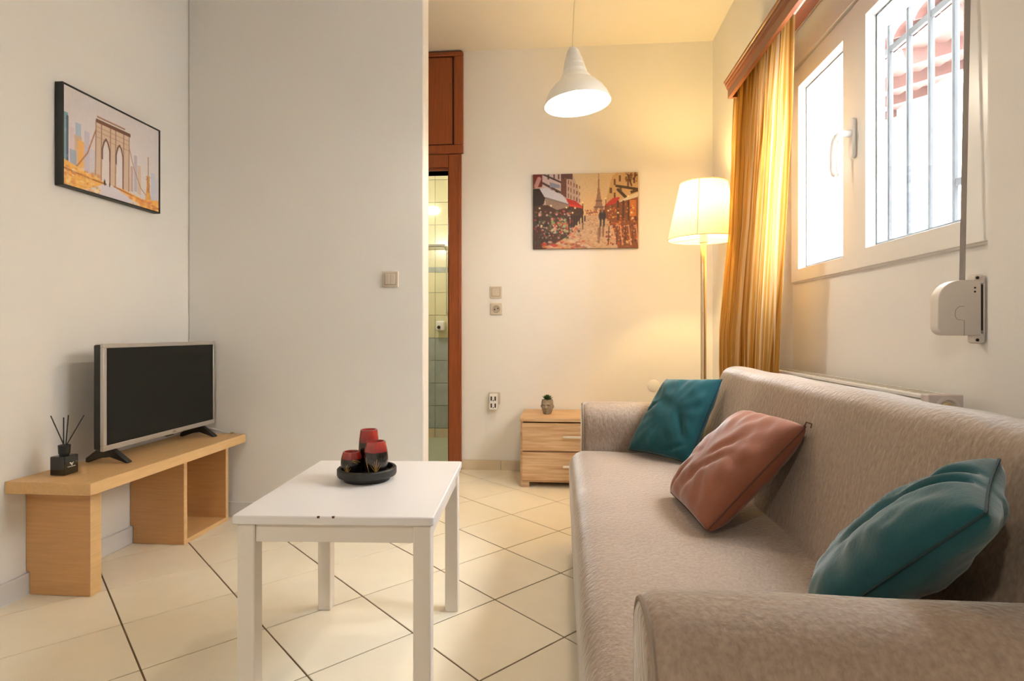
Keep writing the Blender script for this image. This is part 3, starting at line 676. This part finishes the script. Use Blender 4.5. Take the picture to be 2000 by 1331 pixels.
for a in (-113, 7, 127):
    a = R(a); MB().tube([(LX + (RS0 + .0012) * math.cos(a), LY + (RS0 + .0012) * math.sin(a), ZS0), (LX + (RS1 + .0012) * math.cos(a), LY + (RS1 + .0012) * math.sin(a), ZS1)], .0018, 5).build('seam', mat('shade_seam', srgb(222, 190, 140), .8), sh)
sp = MB()
for k in range(3):
    a = R(120 * k + 20); sp.tube([(LX + .02 * math.cos(a), LY + .02 * math.sin(a), 1.425), (LX + RS0 * math.cos(a), LY + RS0 * math.sin(a), ZS0 + .004)], .002, 5)
sp.build('spider', steel, fl)
MB().lathe([(0, 1.47), (.014, 1.47), (.03, 1.52), (.03, 1.545), (.02, 1.57), (0, 1.575)], (LX, LY, 0), 24).build('bulb', emit_mat('warm_bulb', (1, .78, .48, 1), 12), fl, smooth=True).visible_shadow = True
pt = bpy.data.lights.new('floor_lamp_light', 'POINT'); pt.energy = LAMP_W; pt.color = (1, .71, .25); pt.shadow_soft_size = .035
o = bpy.data.objects.new('floor_lamp_light', pt); C.objects.link(o); o.location = (LX, LY, 1.61)

# ------------------------------------------------------------------ pendant lamp
def pendant(PX, PY, PZr, tl, watt, colr, label):
    pd = thing('pendant_lamp', (PX, PY, PZr), label, 'lamp')
    tilt = Matrix.Rotation(R(tl), 3, 'Y')
    prof = [(.150, 0), (.147, .012), (.138, .035), (.122, .062), (.100, .085), (.080, .100), (.073, .104), (.071, .108), (.070, .116), (.063, .126), (.056, .131), (.0545, .136), (.053, .150), (.0525, .1505), (.051, .152), (.0485, .168), (.048, .1685), (.0465, .170), (.044, .186), (.0435, .1865), (.042, .188), (.039, .206), (.034, .210), (.031, .226), (.024, .244), (.014, .256), (.005, .262), (0, .263)]
    inner = [(.1475, .001), (.144, .014), (.135, .036), (.119, .062), (.097, .084), (.076, .098), (.066, .104), (.055, .125), (.045, .18), (0, .20)]
    MB().lathe(prof, (PX, PY, PZr), 56, mtx=tilt).build('shade', pend_m, pd, smooth=True)
    MB().lathe(inner, (PX, PY, PZr), 56, mtx=tilt).build('shade_lining', pend_m, pd, smooth=True)
    MB().tube([Vector((PX, PY, PZr)) + tilt @ Vector((0, 0, .262)), (PX + .0, PY, ZC - .03)], .0022, 8).build('cord', mat('cord_tan', srgb(222, 204, 164), .6), pd, smooth=True)
    MB().lathe([(0, -.035), (.02, -.035), (.045, -.004), (.045, 0), (0, 0)], (PX, PY, ZC), 28).build('ceiling_rose', pvc, pd, smooth=True)
    MB().lathe([(0, .06), (.022, .064), (.03, .085), (.026, .11), (.014, .14), (0, .14)], (PX, PY, PZr), 24, mtx=tilt).build('bulb', emit_mat('white_bulb', (1, .95, .88, 1), 14), pd, smooth=True)
    pt = bpy.data.lights.new('pendant_light', 'POINT'); pt.energy = watt; pt.color = colr; pt.shadow_soft_size = .045
    o = bpy.data.objects.new('pendant_light', pt); C.objects.link(o); o.location = Vector((PX, PY, PZr)) + tilt @ Vector((0, 0, .03))

pendant(.076, 2.6, 1.94, -5, PEND_W, (1, .86, .68), 'white bell-shaped pendant lamp hanging on a thin cord')
pendant(-.75, -1.0, 2.05, 0, NEAR_FILL_W, (1, .94, .81), 'added white bell-shaped pendant lamp, unseen behind the viewer')  # unseen lamp added behind the camera to brighten partition wall and floor

# ------------------------------------------------------------------ curtain and pelmet
VX, VY1, VY0, VZ = .84, 2.975, 1.12, 2.09
pe = thing('curtain_pelmet', (.9, 2.05, VZ), 'brown moulded wooden curtain pelmet above the window', 'pelmet')
P = [(VX, VZ), (VX + .018, VZ), (VX + .018, VZ + .085), (VX - .02, VZ + .085), (VX - .02, VZ + .075), (VX - .013, VZ + .073), (VX - .013, VZ + .062), (VX - .007, VZ + .058), (VX - .007, VZ + .050), (VX - .002, VZ + .044), (VX, VZ + .042)]
MB().prism(P, 'y', VY0, VY1).build('front_moulding', mahog_y, pe, bevel=.001)
for y0, y1 in ((VY1 - .018, VY1), (VY0, VY0 + .018)): box(VX + .0185, XR - .0005, y0, y1, VZ, VZ + .085).build('end_board', mahog_y, pe, bevel=.001)
box(VX + .0185, XR - .0005, VY0 + .018, VY1 - .018, VZ + .072, VZ + .085).build('top_board', mahog_y, pe)
box(.885, .905, VY0 + .02, VY1 - .02, VZ + .052, VZ + .071).build('curtain_rail', pvc, pe)
cu = thing('curtain', (.89, 2.68, .1), 'sheer gold striped curtain gathered at the far side of the window', 'curtain')
NF = 17
def cy(s, z):                                               # fold line position along the wall
    t = (2.1 - z) / 2.0
    yf = 3.0 + .02 * math.sin(t * 5) + (.13 * max(0, min(1, (1.42 - z) / .5)))
    yn = 2.29 + .03 * math.sin(t * 3.2) + .10 * t
    pinch_ = 1 - .05 * math.exp(-((t) / .06) ** 2)
    return yn + (yf - yn) * s
def cur(u, v):
    z = 2.138 - v * 2.045; t = v
    y = cy(u, z)
    ph = u * NF * 2 * math.pi + 1.1 * noise.noise(Vector((u * 4, t * 1.3, 2))) * 2
    amp = .020 + .010 * noise.noise(Vector((u * 6, t * 1.1, 5)))
    amp *= .55 + .45 * min(1, t / .15)
    x_ = .889 + amp * math.sin(ph) + .006 * math.sin(ph * 2.3 + 4 * t)
    y += .012 * math.sin(ph * 1.0 + 1.4) + .010 * noise.noise(Vector((u * 9, t * 2.2, 9)))
    x_ -= .032 * max(0, min(1, (1.75 - z) / 1.0))            # hangs in front of the radiator
    x_ += .004 * noise.noise(Vector((u * 60, t * 3, 3))); y += .004 * noise.noise(Vector((u * 45, t * 4, 7)))
    return Vector((x_, y, z))
NU, NV = 420, 60
cm = MB().grid(cur, NU, NV).build('curtain_panel', curtain_m, cu, smooth='all', fixn=False)
at = cm.data.attributes.new('along', 'FLOAT', 'POINT'); at.data.foreach_set('value', [i / (NU - 1) for i in range(NU) for j in range(NV)])
for k in range(10): MB().tube([(.893, 2.31 + .075 * k, 2.144), (.893, 2.31 + .075 * k, 2.120)], .004, 6).build('heading_hook', pvc, cu)

# ------------------------------------------------------------------ radiator, shutter winder
ra = thing('radiator', (.95, 2.1, .12), 'white panel radiator behind the sofa below the window', 'radiator')
RX0, RX1, RY0, RY1, RZ = .908, .992, 1.505, 2.655, .752
box(RX0, RX0 + .012, RY0 + .012, RY1, .13, RZ - .012).build('front_panel', pvc, ra, bevel=.004)
box(RX1 - .012, RX1, RY0 + .012, RY1, .13, RZ - .012).build('rear_panel', pvc, ra, bevel=.004)
tg = box(RX0 + .002, RX1, RY0 + .03, RY1, RZ - .010, RZ).build('top_grille', pvc, ra, bevel=.002)
for k in range(30): box(RX0 + .022, RX1 - .014, RY0 + .05 + .0385 * k, RY0 + .076 + .0385 * k, RZ - .0005, RZ + .0004).build('slot', mat('grille_slot', srgb(172, 164, 148), .6), tg)
sc_ = box(RX0, RX1, RY0, RY0 + .03, .13, RZ + .004).build('side_cover', mat('rad_side', srgb(216, 204, 200), .4), ra, bevel=.003)
MB().lathe([(.0, .0), (.018, 0), (.022, .006), (.0285, .006), (.0285, -.002), (.0, -.002)], (.952, RY0 - .001, .722), 28, mtx=Matrix.Rotation(R(90), 3, 'X')).build('valve_ring', plastic_w, sc_, smooth=True)
MB().lathe([(0, .004), (.012, .004), (.016, .001), (.016, -.001), (0, -.001)], (.952, RY0 - .003, .722), 20, mtx=Matrix.Rotation(R(90), 3, 'X')).build('valve_cap', nickel, sc_, smooth=True)
for y_ in (1.7, 2.5): MB().box(RX1 - .001, XN, y_, y_ + .03, .5, .53).build('wall_bracket', pvc, ra)
sw = thing('shutter_winder', (.95, 1.424, .88), 'white shutter belt winder with a grey strap beside the window', 'shutter winder')
HY0, HY1 = 1.402, 1.432
MB().prism(rrect(.868, .962, .903, 1.031, (.022, .002, .012, .05), 8), 'y', HY0, HY1).build('housing', plastic_w, sw, bevel=.005, seg=3)
box(.9685, .9728, HY0 + .002, HY1 + .002, .886, 1.042).build('mounting_plate', plastic_w, sw, bevel=.002)
box(.9615, .9690, HY0 + .004, HY1 - .002, .915, 1.02).build('hinge_gap', dark_hole, sw)
for z0, z1 in ((1.021, 1.045), (.884, .908)):
    tb2 = MB().prism(rrect(.950, .972, z0, z1, .008, 4), 'y', HY0 + .001, HY1).build('tab', plastic_w, sw, bevel=.003)
    MB().lathe([(0, .0008), (.0035, .0008), (.0035, -.001), (0, -.001)], (.9535, HY0 - .0001, (z0 + z1) / 2 + (.003 if z0 > 1 else -.003)), 12, mtx=Matrix.Rotation(R(90), 3, 'X')).build('screw', dark_hole, tb2)
for z in (1.013, 1.004): MB().lathe([(0, .0006), (.0022, .0006), (.0022, -.001), (0, -.001)], (.948, HY0 - .0001, z), 10, mtx=Matrix.Rotation(R(90), 3, 'X')).build('vent_hole', dark_hole, sw)
MB().tube([(.925, HY0, .903), (.925, HY0, .938), (.91, HY0, .94), (.905, HY0, .948), (.906, HY0, .962), (.914, HY0, .97), (.925, HY0, .9705)], .0007, 5).build('cover_joint', mat('joint_grey', srgb(160, 146, 138), .6), sw)
st = MB(); A, B = Vector((.930, 1.417, 1.02)), Vector((.953, 1.424, 2.02)); wv = Vector((.002, -.0065, 0)); tn = Vector((.0006, .0003, 0))
st.add([A - wv - tn, A + wv - tn, A + wv + tn, A - wv + tn, B - wv - tn, B + wv - tn, B + wv + tn, B - wv + tn], [(0, 1, 2, 3), (7, 6, 5, 4), (0, 4, 5, 1), (1, 5, 6, 2), (2, 6, 7, 3), (3, 7, 4, 0)])
st.build('strap', strap_m, sw)
sw.scale = (1.06,) * 3; sw.location = Vector((0, 0, .91)) + (Vector(sw.location) - Vector((0, 0, .91))) * 1.06

# ------------------------------------------------------------------ switches and sockets
def plate(name, label, cx, y, cz, m=plastic_d, w=.078, rockers=1, cat='switch', sock=False):
    t = thing(name, (cx, y, cz), label, cat)
    MB().prism(rrect(cx - w / 2, cx + w / 2, cz - w / 2, cz + w / 2, .004, 3), 'y', y - .011, y - .0002).build('frame', m, t, bevel=.003)
    i = w * .34
    if not sock:
        for k in range(rockers):
            x0 = cx - i + 2 * i * k / rockers; MB().box(x0 + .0006, x0 + 2 * i / rockers - .0006, y - .0155, y - .0105, cz - i, cz + i).build('rocker', m, t, bevel=.002)
        MB().box(cx - i - .002, cx + i + .002, y - .0118, y - .0105, cz - i - .002, cz + i + .002).build('gap', mat('switch_gap', srgb(150, 128, 104), .7), t)
    else:
        r90 = Matrix.Rotation(R(90), 3, 'X')
        MB().lathe([(.026, .0), (.024, .003), (.021, .002), (.019, -.0), (0, -.0)], (cx, y - .012, cz), 32, mtx=r90).build('socket_well', mat('socket_grey', srgb(176, 162, 142), .5), t, smooth=True)
        for s in (-1, 1): MB().lathe([(0, .001), (.0042, .001), (.0042, -.002), (0, -.002)], (cx + s * .0105, y - .0125, cz + s * .004), 12, mtx=r90).build('pin_hole', dark_hole, t)
    return t
plate('light_switch', 'double rocker light switch on the partition wall', -.818, YP, 1.168, rockers=2)
plate('light_switch', 'single light switch above the socket on the back wall', -.427, YB, 1.177)
plate('wall_socket', 'square wall socket below the single light switch', -.424, YB, 1.066, cat='socket', sock=True)
ad = thing('plug_adapter', (-.44, YB, .46), 'white plug adapter with two outlets low on the back wall', 'adapter')
MB().prism(rrect(-.475, -.398, .437, .515, .004, 3), 'y', YB - .010, YB - .0002).build('socket_plate', plastic_d, ad, bevel=.003)
MB().prism(rrect(-.466, -.412, .403, .508, .006, 3), 'y', YB - .052, YB - .0105).build('adapter_body', mat('adapter_white', srgb(240, 236, 232), .35), ad, bevel=.004)
for z in (.478, .432):
    for dx in (-.013, .013): MB().box(-.439 + dx - .005, -.439 + dx + .005, YB - .0526, YB - .05, z - .014, z + .014).build('outlet_slot', dark_hole, ad, bevel=.001)
    MB().box(-.442, -.436, YB - .0526, YB - .05, z - .017, z - .010).build('outlet_slot', dark_hole, ad)
rc = thing('junction_cover', (.62, YB, .565), 'round painted junction cover low on the back wall', 'wall cover')
MB().lathe([(0, .004), (.036, .004), (.04, .001), (.04, -.001), (0, -.001)], (.60, YB - .001, .565), 32, mtx=Matrix.Rotation(R(90), 3, 'X')).build('disc', plaster, rc, smooth=True)

# ------------------------------------------------------------------ pictures (painted in code as colour per point)
class Canvas:
    def __init__(s, w, h, c):
        s.w, s.h = w, h; s.a = np.zeros((h, w, 3)) + np.array(c, float); s.X, s.Y = np.meshgrid((np.arange(w) + .5) / w, (np.arange(h) + .5) / h); s.rng = np.random.default_rng(5)
    def put(s, m, c, al=1.): s.a[:] = s.a * (1 - m[..., None] * al) + np.array(c, float) * m[..., None] * al
    def poly(s, P, c, al=1.):
        ins = np.zeros(s.X.shape, bool); n = len(P)
        for i in range(n):
            (x0, y0), (x1, y1) = P[i], P[(i + 1) % n]
            if y0 == y1: continue
            ins ^= ((y0 > s.Y) != (y1 > s.Y)) & (s.X < (x1 - x0) * (s.Y - y0) / (y1 - y0) + x0)
        s.put(ins.astype(float), c, al)
    def rect(s, x0, y0, x1, y1, c, al=1.): s.put(((s.X >= x0) & (s.X < x1) & (s.Y >= y0) & (s.Y < y1)).astype(float), c, al)
    def line(s, P, wd, c, al=1.):
        asp = s.h / s.w
        for (x0, y0), (x1, y1) in zip(P[:-1], P[1:]):
            dx, dy = x1 - x0, (y1 - y0) * asp; L = dx * dx + dy * dy + 1e-12
            t = np.clip(((s.X - x0) * dx + (s.Y - y0) * asp * dy) / L, 0, 1); d = np.hypot(s.X - x0 - t * dx, (s.Y - y0) * asp - t * dy)
            s.put(np.clip((wd - d) * s.w + .5, 0, 1), c, al)
    def blob(s, x, y, r, c, al=1., soft=.35, ry=None):
        asp = s.h / s.w; d = np.hypot((s.X - x) / r, (s.Y - y) * asp / (ry or r)); s.put(np.clip((1 - d) / soft, 0, 1), c, al)
    def scatter(s, n, x0, x1, y0, y1, r0, r1, cols, al=.9, stretch=1.):
        for _ in range(n):
            r = s.rng.uniform(r0, r1); s.blob(s.rng.uniform(x0, x1), s.rng.uniform(y0, y1), r * stretch, cols[s.rng.integers(len(cols))], al, .5, r)
    def grainy(s, amp): s.a += s.rng.normal(0, amp, s.a.shape[:2])[..., None]
    def shift(s, k): s.a *= np.array(k)
    def object(s, name, parent, fn):                        # fn(u, v) -> world point, v downwards
        vs = [fn(i / (s.w - 1), j / (s.h - 1)) for j in range(s.h) for i in range(s.w)]
        fs = [(j * s.w + i, (j + 1) * s.w + i, (j + 1) * s.w + i + 1, j * s.w + i + 1) for j in range(s.h - 1) for i in range(s.w - 1)]
        mb = MB(); mb.v = vs; mb.f = fs; o = mb.build(name, print_m, parent, fixn=False)
        a = np.clip(s.a, 0, 255) / 255; lin = np.where(a <= .04045, a / 12.92, ((a + .055) / 1.055) ** 2.4)
        col = np.ones((s.h * s.w, 4), np.float32); col[:, :3] = lin.reshape(-1, 3)
        ca = o.data.color_attributes.new('paint', 'FLOAT_COLOR', 'POINT'); ca.data.foreach_set('color', col.ravel()); return o

# bridge painting
cv = Canvas(200, 148, (222, 210, 202))
cv.put(np.clip(.9 - cv.Y * 1.3, 0, 1), (214, 202, 196), .7)
for (x0, x1, y0, y1, c) in ((.0, .045, .27, .82, (96, 140, 150)), (.03, .05, .3, .8, (70, 70, 90)), (.06, .10, .40, .72, (214, 190, 190)), (.11, .16, .33, .60, (158, 176, 190)), (.10, .17, .46, .80, (206, 170, 130)), (.13, .19, .50, .78, (224, 160, 74)), (.19, .24, .38, .86, (196, 184, 194)), (.06, .12, .62, .80, (150, 160, 178)), (.24, .30, .55, .88, (206, 198, 206)), (.70, .735, .42, .84, (178, 168, 176)), (.74, .78, .52, .86, (204, 176, 150)), (.90, .95, .55, .9, (196, 196, 206)), (.95, .99, .60, .86, (206, 200, 204)), (.66, .69, .56, .85, (190, 150, 140))):
    cv.rect(x0, y0, x1, y1, c, .8)
cv.scatter(160, .02, .98, .35, .85, .004, .016, ((228, 206, 190), (206, 196, 204), (230, 190, 130), (186, 186, 198)), .35, .5)
tw = (206, 178, 148)
cv.poly([(.30, .20), (.645, .205), (.655, .86), (.57, .86), (.57, .55), (.54, .38), (.51, .55), (.505, .86), (.44, .86), (.435, .55), (.40, .375), (.365, .55), (.36, .86), (.285, .86)], tw, .95)
cv.rect(.37, .45, .43, .84, (222, 208, 200), .85); cv.rect(.512, .45, .568, .84, (224, 212, 204), .85)
cv.rect(.30, .195, .66, .235, (110, 66, 44)); cv.rect(.31, .165, .60, .185, (150, 104, 80), .8)
for x0 in (.30, .355, .445, .50, .585, .645): cv.line([(x0, .22), (x0 - .005, .86)], .004, (116, 70, 58), .75)
for y0 in (.28, .33, .39): cv.line([(.30, y0), (.645, y0 + .008)], .003, (166, 120, 88), .7)
for c0, hw, y0 in ((.40, .038, .375), (.54, .036, .38)):
    cv.line([(c0 - hw, .60), (c0 - hw, .50), (c0 - hw * .6, .42), (c0, y0), (c0 + hw * .6, .42), (c0 + hw, .50), (c0 + hw, .60)], .006, (92, 56, 44))
    cv.line([(c0 + hw, .5), (c0 + hw, .86)], .006, (110, 70, 70), .9)
cv.line([(.30, .32), (.22, .60), (.12, .78), (.05, .82)], .005, (160, 96, 60)); cv.line([(.645, .36), (.70, .58), (.78, .78), (.86, .86)], .004, (170, 120, 86))
for k in range(9): t = k / 9; cv.line([(.29 - .2 * t, .36 + .42 * t), (.30 - .12 * t, .84)], .0015, (196, 160, 130), .6)
cv.poly([(.86, .62), (.83, .92), (.91, .92)], (206, 150, 78)); cv.line([(.868, .38), (.868, .66)], .004, (150, 90, 40)); cv.rect(.852, .60, .884, .80, (186, 126, 60), .9); cv.scatter(30, .84, .9, .6, .9, .003, .008, ((120, 76, 50), (232, 180, 100)), .7)
cv.poly([(0, .74), (.20, .80), (.40, .855), (.40, .90), (.24, 1.0), (0, 1.0)], (226, 168, 84)); cv.poly([(.46, .86), (.60, .86), (.80, .90), (1, .86), (1, 1.0), (.80, 1)], (226, 166, 84))
cv.poly([(.38, .87), (.50, .87), (.82, 1.0), (.18, 1.0)], (214, 204, 206))
cv.line([(0, .83), (.2, .855), (.4, .865)], .006, (140, 84, 40), .9); cv.line([(.48, .86), (.7, .90), (1, .96)], .006, (150, 90, 44), .9)
cv.scatter(120, 0, .34, .8, 1, .006, .02, ((236, 190, 110), (206, 140, 60), (190, 110, 60), (240, 214, 160)), .5, 1.6); cv.scatter(90, .66, 1, .9, 1, .006, .02, ((236, 190, 110), (206, 130, 56), (190, 110, 60)), .5, 1.6)
cv.blob(.385, .85, .010, (50, 40, 44), 1, .4, .03); cv.blob(.435, .86, .008, (60, 50, 50), 1, .4, .022)
cv.grainy(3); cv.shift((1.03, 1.05, 1.10))
FX, FY0, FY1, FZ0, FZ1 = XL + .003, 1.955, 2.470, 1.452, 1.832
fb = thing('framed_picture', (FX, 2.21, FZ0), 'framed watercolour of a suspension bridge above the television', 'picture')
d = .030; fw_ = .006
MB().box(FX, FX + d, FY0, FY1, FZ0, FZ0 + fw_).box(FX, FX + d, FY0, FY1, FZ1 - fw_, FZ1).box(FX, FX + d, FY0, FY0 + fw_, FZ0 + fw_, FZ1 - fw_).box(FX, FX + d, FY1 - fw_, FY1, FZ0 + fw_, FZ1 - fw_).build('frame', black_matte, fb)
box(FX, FX + d - .006, FY0 + fw_, FY1 - fw_, FZ0 + fw_, FZ1 - fw_).build('backing', black_matte, fb)
cv.object('painting', fb, lambda u, v: Vector((FX + d - .004, FY0 + fw_ + (FY1 - FY0 - 2 * fw_) * u, FZ1 - fw_ - (FZ1 - FZ0 - 2 * fw_) * v)))
MB().box(FX, FX + .006, 2.225, 2.24, FZ1, FZ1 + .007).build('hanger', gold, fb)

# wet street painting
cv = Canvas(208, 150, (222, 184, 130)); rng = cv.rng
cv.put(np.clip(1 - np.abs(cv.Y - .5) * 3, 0, 1) * np.clip(1 - np.abs(cv.X - .56) * 5, 0, 1), (236, 176, 110), .8)
q = lambda x, y: ((x - 150) / 1420, (y - 150) / 1015)
Q = lambda *p: [q(*a) for a in p]
# left buildings
cv.poly(Q((150, 150), (690, 150), (780, 400), (790, 620), (150, 640)), (196, 160, 132))
cv.poly(Q((150, 150), (280, 150), (280, 320), (150, 340)), (112, 30, 24)); cv.line(Q((235, 215), (195, 310)), .02, (196, 140, 120))
cv.poly(Q((280, 150), (540, 150), (540, 400), (280, 330)), (206, 176, 160)); cv.line(Q((280, 150), (540, 270)), .008, (70, 50, 44)); cv.line(Q((280, 270), (520, 400)), .010, (80, 56, 48))
cv.poly(Q((380, 260), (520, 300), (520, 350), (380, 330)), (140, 140, 150))
cv.poly(Q((530, 200), (610, 230), (610, 480), (530, 430)), (112, 66, 52)); cv.poly(Q((530, 150), (690, 150), (690, 230), (530, 215)), (96, 62, 54))
for x in range(625, 780, 38): 
    for y in (240, 330, 420): cv.rect(*q(x, y + (x - 625) * .5), *q(x + 16, y + 60 + (x - 625) * .4), (110, 66, 50), .8)
for x in (350, 430, 490): cv.rect(*q(x, 160), *q(x + 22, 225), (70, 48, 44), .8)
for x in (330, 400, 470): cv.blob(*q(x, 360 + (x - 330) * .3), .018, (50, 36, 34))
# right buildings
cv.poly(Q((1280, 150), (1570, 150), (1570, 760), (1120, 620), (1170, 400), (1220, 200)), (206, 160, 100))
for x, y in ((1310, 190), (1240, 240), (1190, 350), (1320, 330), (1240, 420), (1420, 260), (1500, 220)): cv.rect(*q(x, y), *q(x + 30, y + 80), (92, 54, 34), .85)
cv.scatter(50, .88, .99, 0, .12, .006, .014, ((90, 44, 26), (60, 36, 22), (140, 80, 40)), .8); cv.line(Q((1430, 180), (1480, 330)), .007, (80, 46, 26))
cv.line(Q((1280, 330), (1560, 380)), .012, (60, 36, 26)); cv.line(Q((1300, 380), (1400, 480)), .014, (60, 40, 30))
# tower
tw = (150, 108, 84)
cv.poly(Q((1036, 190), (1046, 190), (1052, 340), (1068, 460), (1080, 520), (1100, 620), (1125, 690), (1070, 690), (1042, 600), (1010, 690), (965, 690), (995, 600), (1008, 520), (1020, 440), (1030, 330)), tw, .95)
cv.line(Q((1008, 525), (1082, 525)), .006, (120, 80, 62)); cv.line(Q((985, 610), (1104, 610)), .008, (124, 84, 66)); cv.line(Q((1041, 160), (1041, 250)), .003, tw); cv.blob(*q(1042, 660), .014, (232, 176, 120), 1, .5, .02)
cv.scatter(60, .50, .70, .48, .56, .004, .012, ((160, 90, 60), (200, 120, 70), (110, 60, 44)), .8)
# dark shop zone + street
cv.poly(Q((150, 560), (830, 590), (840, 700), (620, 1000), (330, 1165), (150, 1165)), (74, 44, 34))
cv.poly(Q((1120, 590), (1570, 470), (1570, 1165), (1250, 1165), (1120, 760)), (128, 66, 36))
cv.poly(Q((860, 720), (1110, 720), (1240, 900), (1300, 1165), (330, 1165), (700, 960)), (204, 160, 116))
for _ in range(260):
    x, y = rng.uniform(480, 1290), rng.uniform(760, 1160); k = (y - 700) / 460; x = 985 + (x - 885) * k * 1.3
    cv.line(Q((x - 14 * k, y), (x, y + 5 * k), (x + 16 * k, y - 2 * k)), .0022, ((120, 80, 60), (240, 206, 160), (150, 104, 78))[rng.integers(3)], .6)
# awnings
cv.poly(Q((240, 345), (330, 335), (560, 440), (640, 570), (320, 470)), (206, 196, 190)); cv.line(Q((320, 475), (640, 575)), .010, (130, 110, 100)); cv.poly(Q((320, 480), (640, 580), (640, 600), (480, 640), (330, 560)), (150, 120, 96))
cv.poly(Q((150, 350), (240, 345), (320, 480), (300, 560), (150, 590)), (44, 30, 26))
cv.poly(Q((600, 480), (730, 520), (840, 610), (640, 570)), (190, 44, 32)); cv.poly(Q((640, 560), (840, 605), (830, 625), (640, 590)), (220, 60, 40))
cv.poly(Q((1130, 580), (1230, 490), (1330, 480), (1280, 560), (1140, 600)), (186, 48, 36)); cv.poly(Q((1280, 560), (1420, 480), (1570, 420), (1570, 480), (1430, 520)), (222, 196, 150)); cv.poly(Q((1460, 400), (1570, 370), (1570, 410), (1470, 440)), (70, 44, 32))
for x in (1300, 1370, 1440, 1530): cv.line(Q((x, 540), (x, 780)), .010, (70, 36, 24))
cv.rect(*q(1455, 520), *q(1545, 740), (214, 120, 50), .85); cv.scatter(40, .72, .98, .42, .6, .004, .012, ((240, 190, 90), (230, 120, 40), (90, 40, 26)), .8)
# flowers, cafe tables
cv.scatter(230, .02, .37, .50, .86, .006, .017, ((176, 50, 40), (196, 84, 60), (90, 110, 60), (60, 40, 36), (206, 150, 120), (70, 80, 56), (226, 190, 160), (46, 34, 34)), .85)
cv.scatter(50, .18, .36, .60, .78, .010, .02, ((196, 60, 44), (214, 110, 80), (150, 160, 90), (206, 180, 140)), .9)
cv.scatter(40, .02, .14, .60, .95, .008, .02, ((40, 34, 32), (70, 66, 50), (60, 40, 36)), .8)
cv.scatter(60, .10, .55, .90, .99, .008, .022, ((214, 130, 70), (200, 60, 44), (150, 80, 60), (226, 190, 150)), .75, 1.8)
cv.scatter(150, .70, .99, .60, .95, .005, .015, ((210, 70, 40), (226, 130, 60), (90, 40, 28), (60, 32, 26), (236, 190, 120)), .75)
for x in (1180, 1290, 1400, 1500): cv.line(Q((x, 870), (x + 40, 860), (x + 70, 1120)), .005, (214, 150, 110), .9); cv.line(Q((x, 870), (x - 10, 1110)), .005, (70, 36, 28), .9)
for x in range(640, 860, 36): cv.line(Q((x, 730), (x, 900 - (x - 640) * .5)), .006, (44, 30, 28))
cv.scatter(25, .36, .48, .70, .85, .008, .016, ((200, 90, 60), (70, 50, 60), (210, 140, 100)), .8)
cv.line(Q((828, 560), (828, 900)), .004, (60, 40, 32)); cv.line(Q((1137, 500), (1137, 600)), .003, (60, 40, 32))
# walking couple and reflection
cv.blob(*q(1068, 730), .022, (46, 34, 38), 1, .3, .050); cv.blob(*q(1112, 730), .022, (40, 30, 34), 1, .3, .050)
for x in (1068, 1112): cv.blob(*q(x, 658), .010, (60, 40, 36)); cv.line(Q((x, 760), (x, 860)), .008, (40, 30, 32)); cv.line(Q((x - 8, 870), (x - 12, 1000)), .008, (96, 66, 56), .7)
cv.line(Q((1045, 900), (1042, 1080)), .012, (110, 74, 62), .6)
for p in ((243, 612), (398, 580), (608, 608), (724, 615), (826, 545), (1135, 495), (1437, 470), (1300, 690), (690, 680), (1170, 660), (1480, 690), (268, 850)): cv.blob(*q(*p), .016, (250, 196, 90), .9, .9); cv.blob(*q(*p), .007, (255, 240, 200))
cv.grainy(5); cv.shift((.90, .95, 1.08))
KX0, KX1, KZ0, KZ1 = -.180, .498, 1.458, 1.946
pc = thing('canvas_picture', (.16, YB, KZ0), 'unframed canvas print of a wet cafe street with a tall lattice tower', 'picture')
box(KX0, KX1, YB - .021, YB - .001, KZ0, KZ1).build('stretcher', mat('canvas_edge', srgb(120, 84, 60), .8, var=.5, vscale=14), pc)
cv.object('print', pc, lambda u, v: Vector((KX0 + (KX1 - KX0) * u, YB - .0215, KZ1 - (KZ1 - KZ0) * v)))
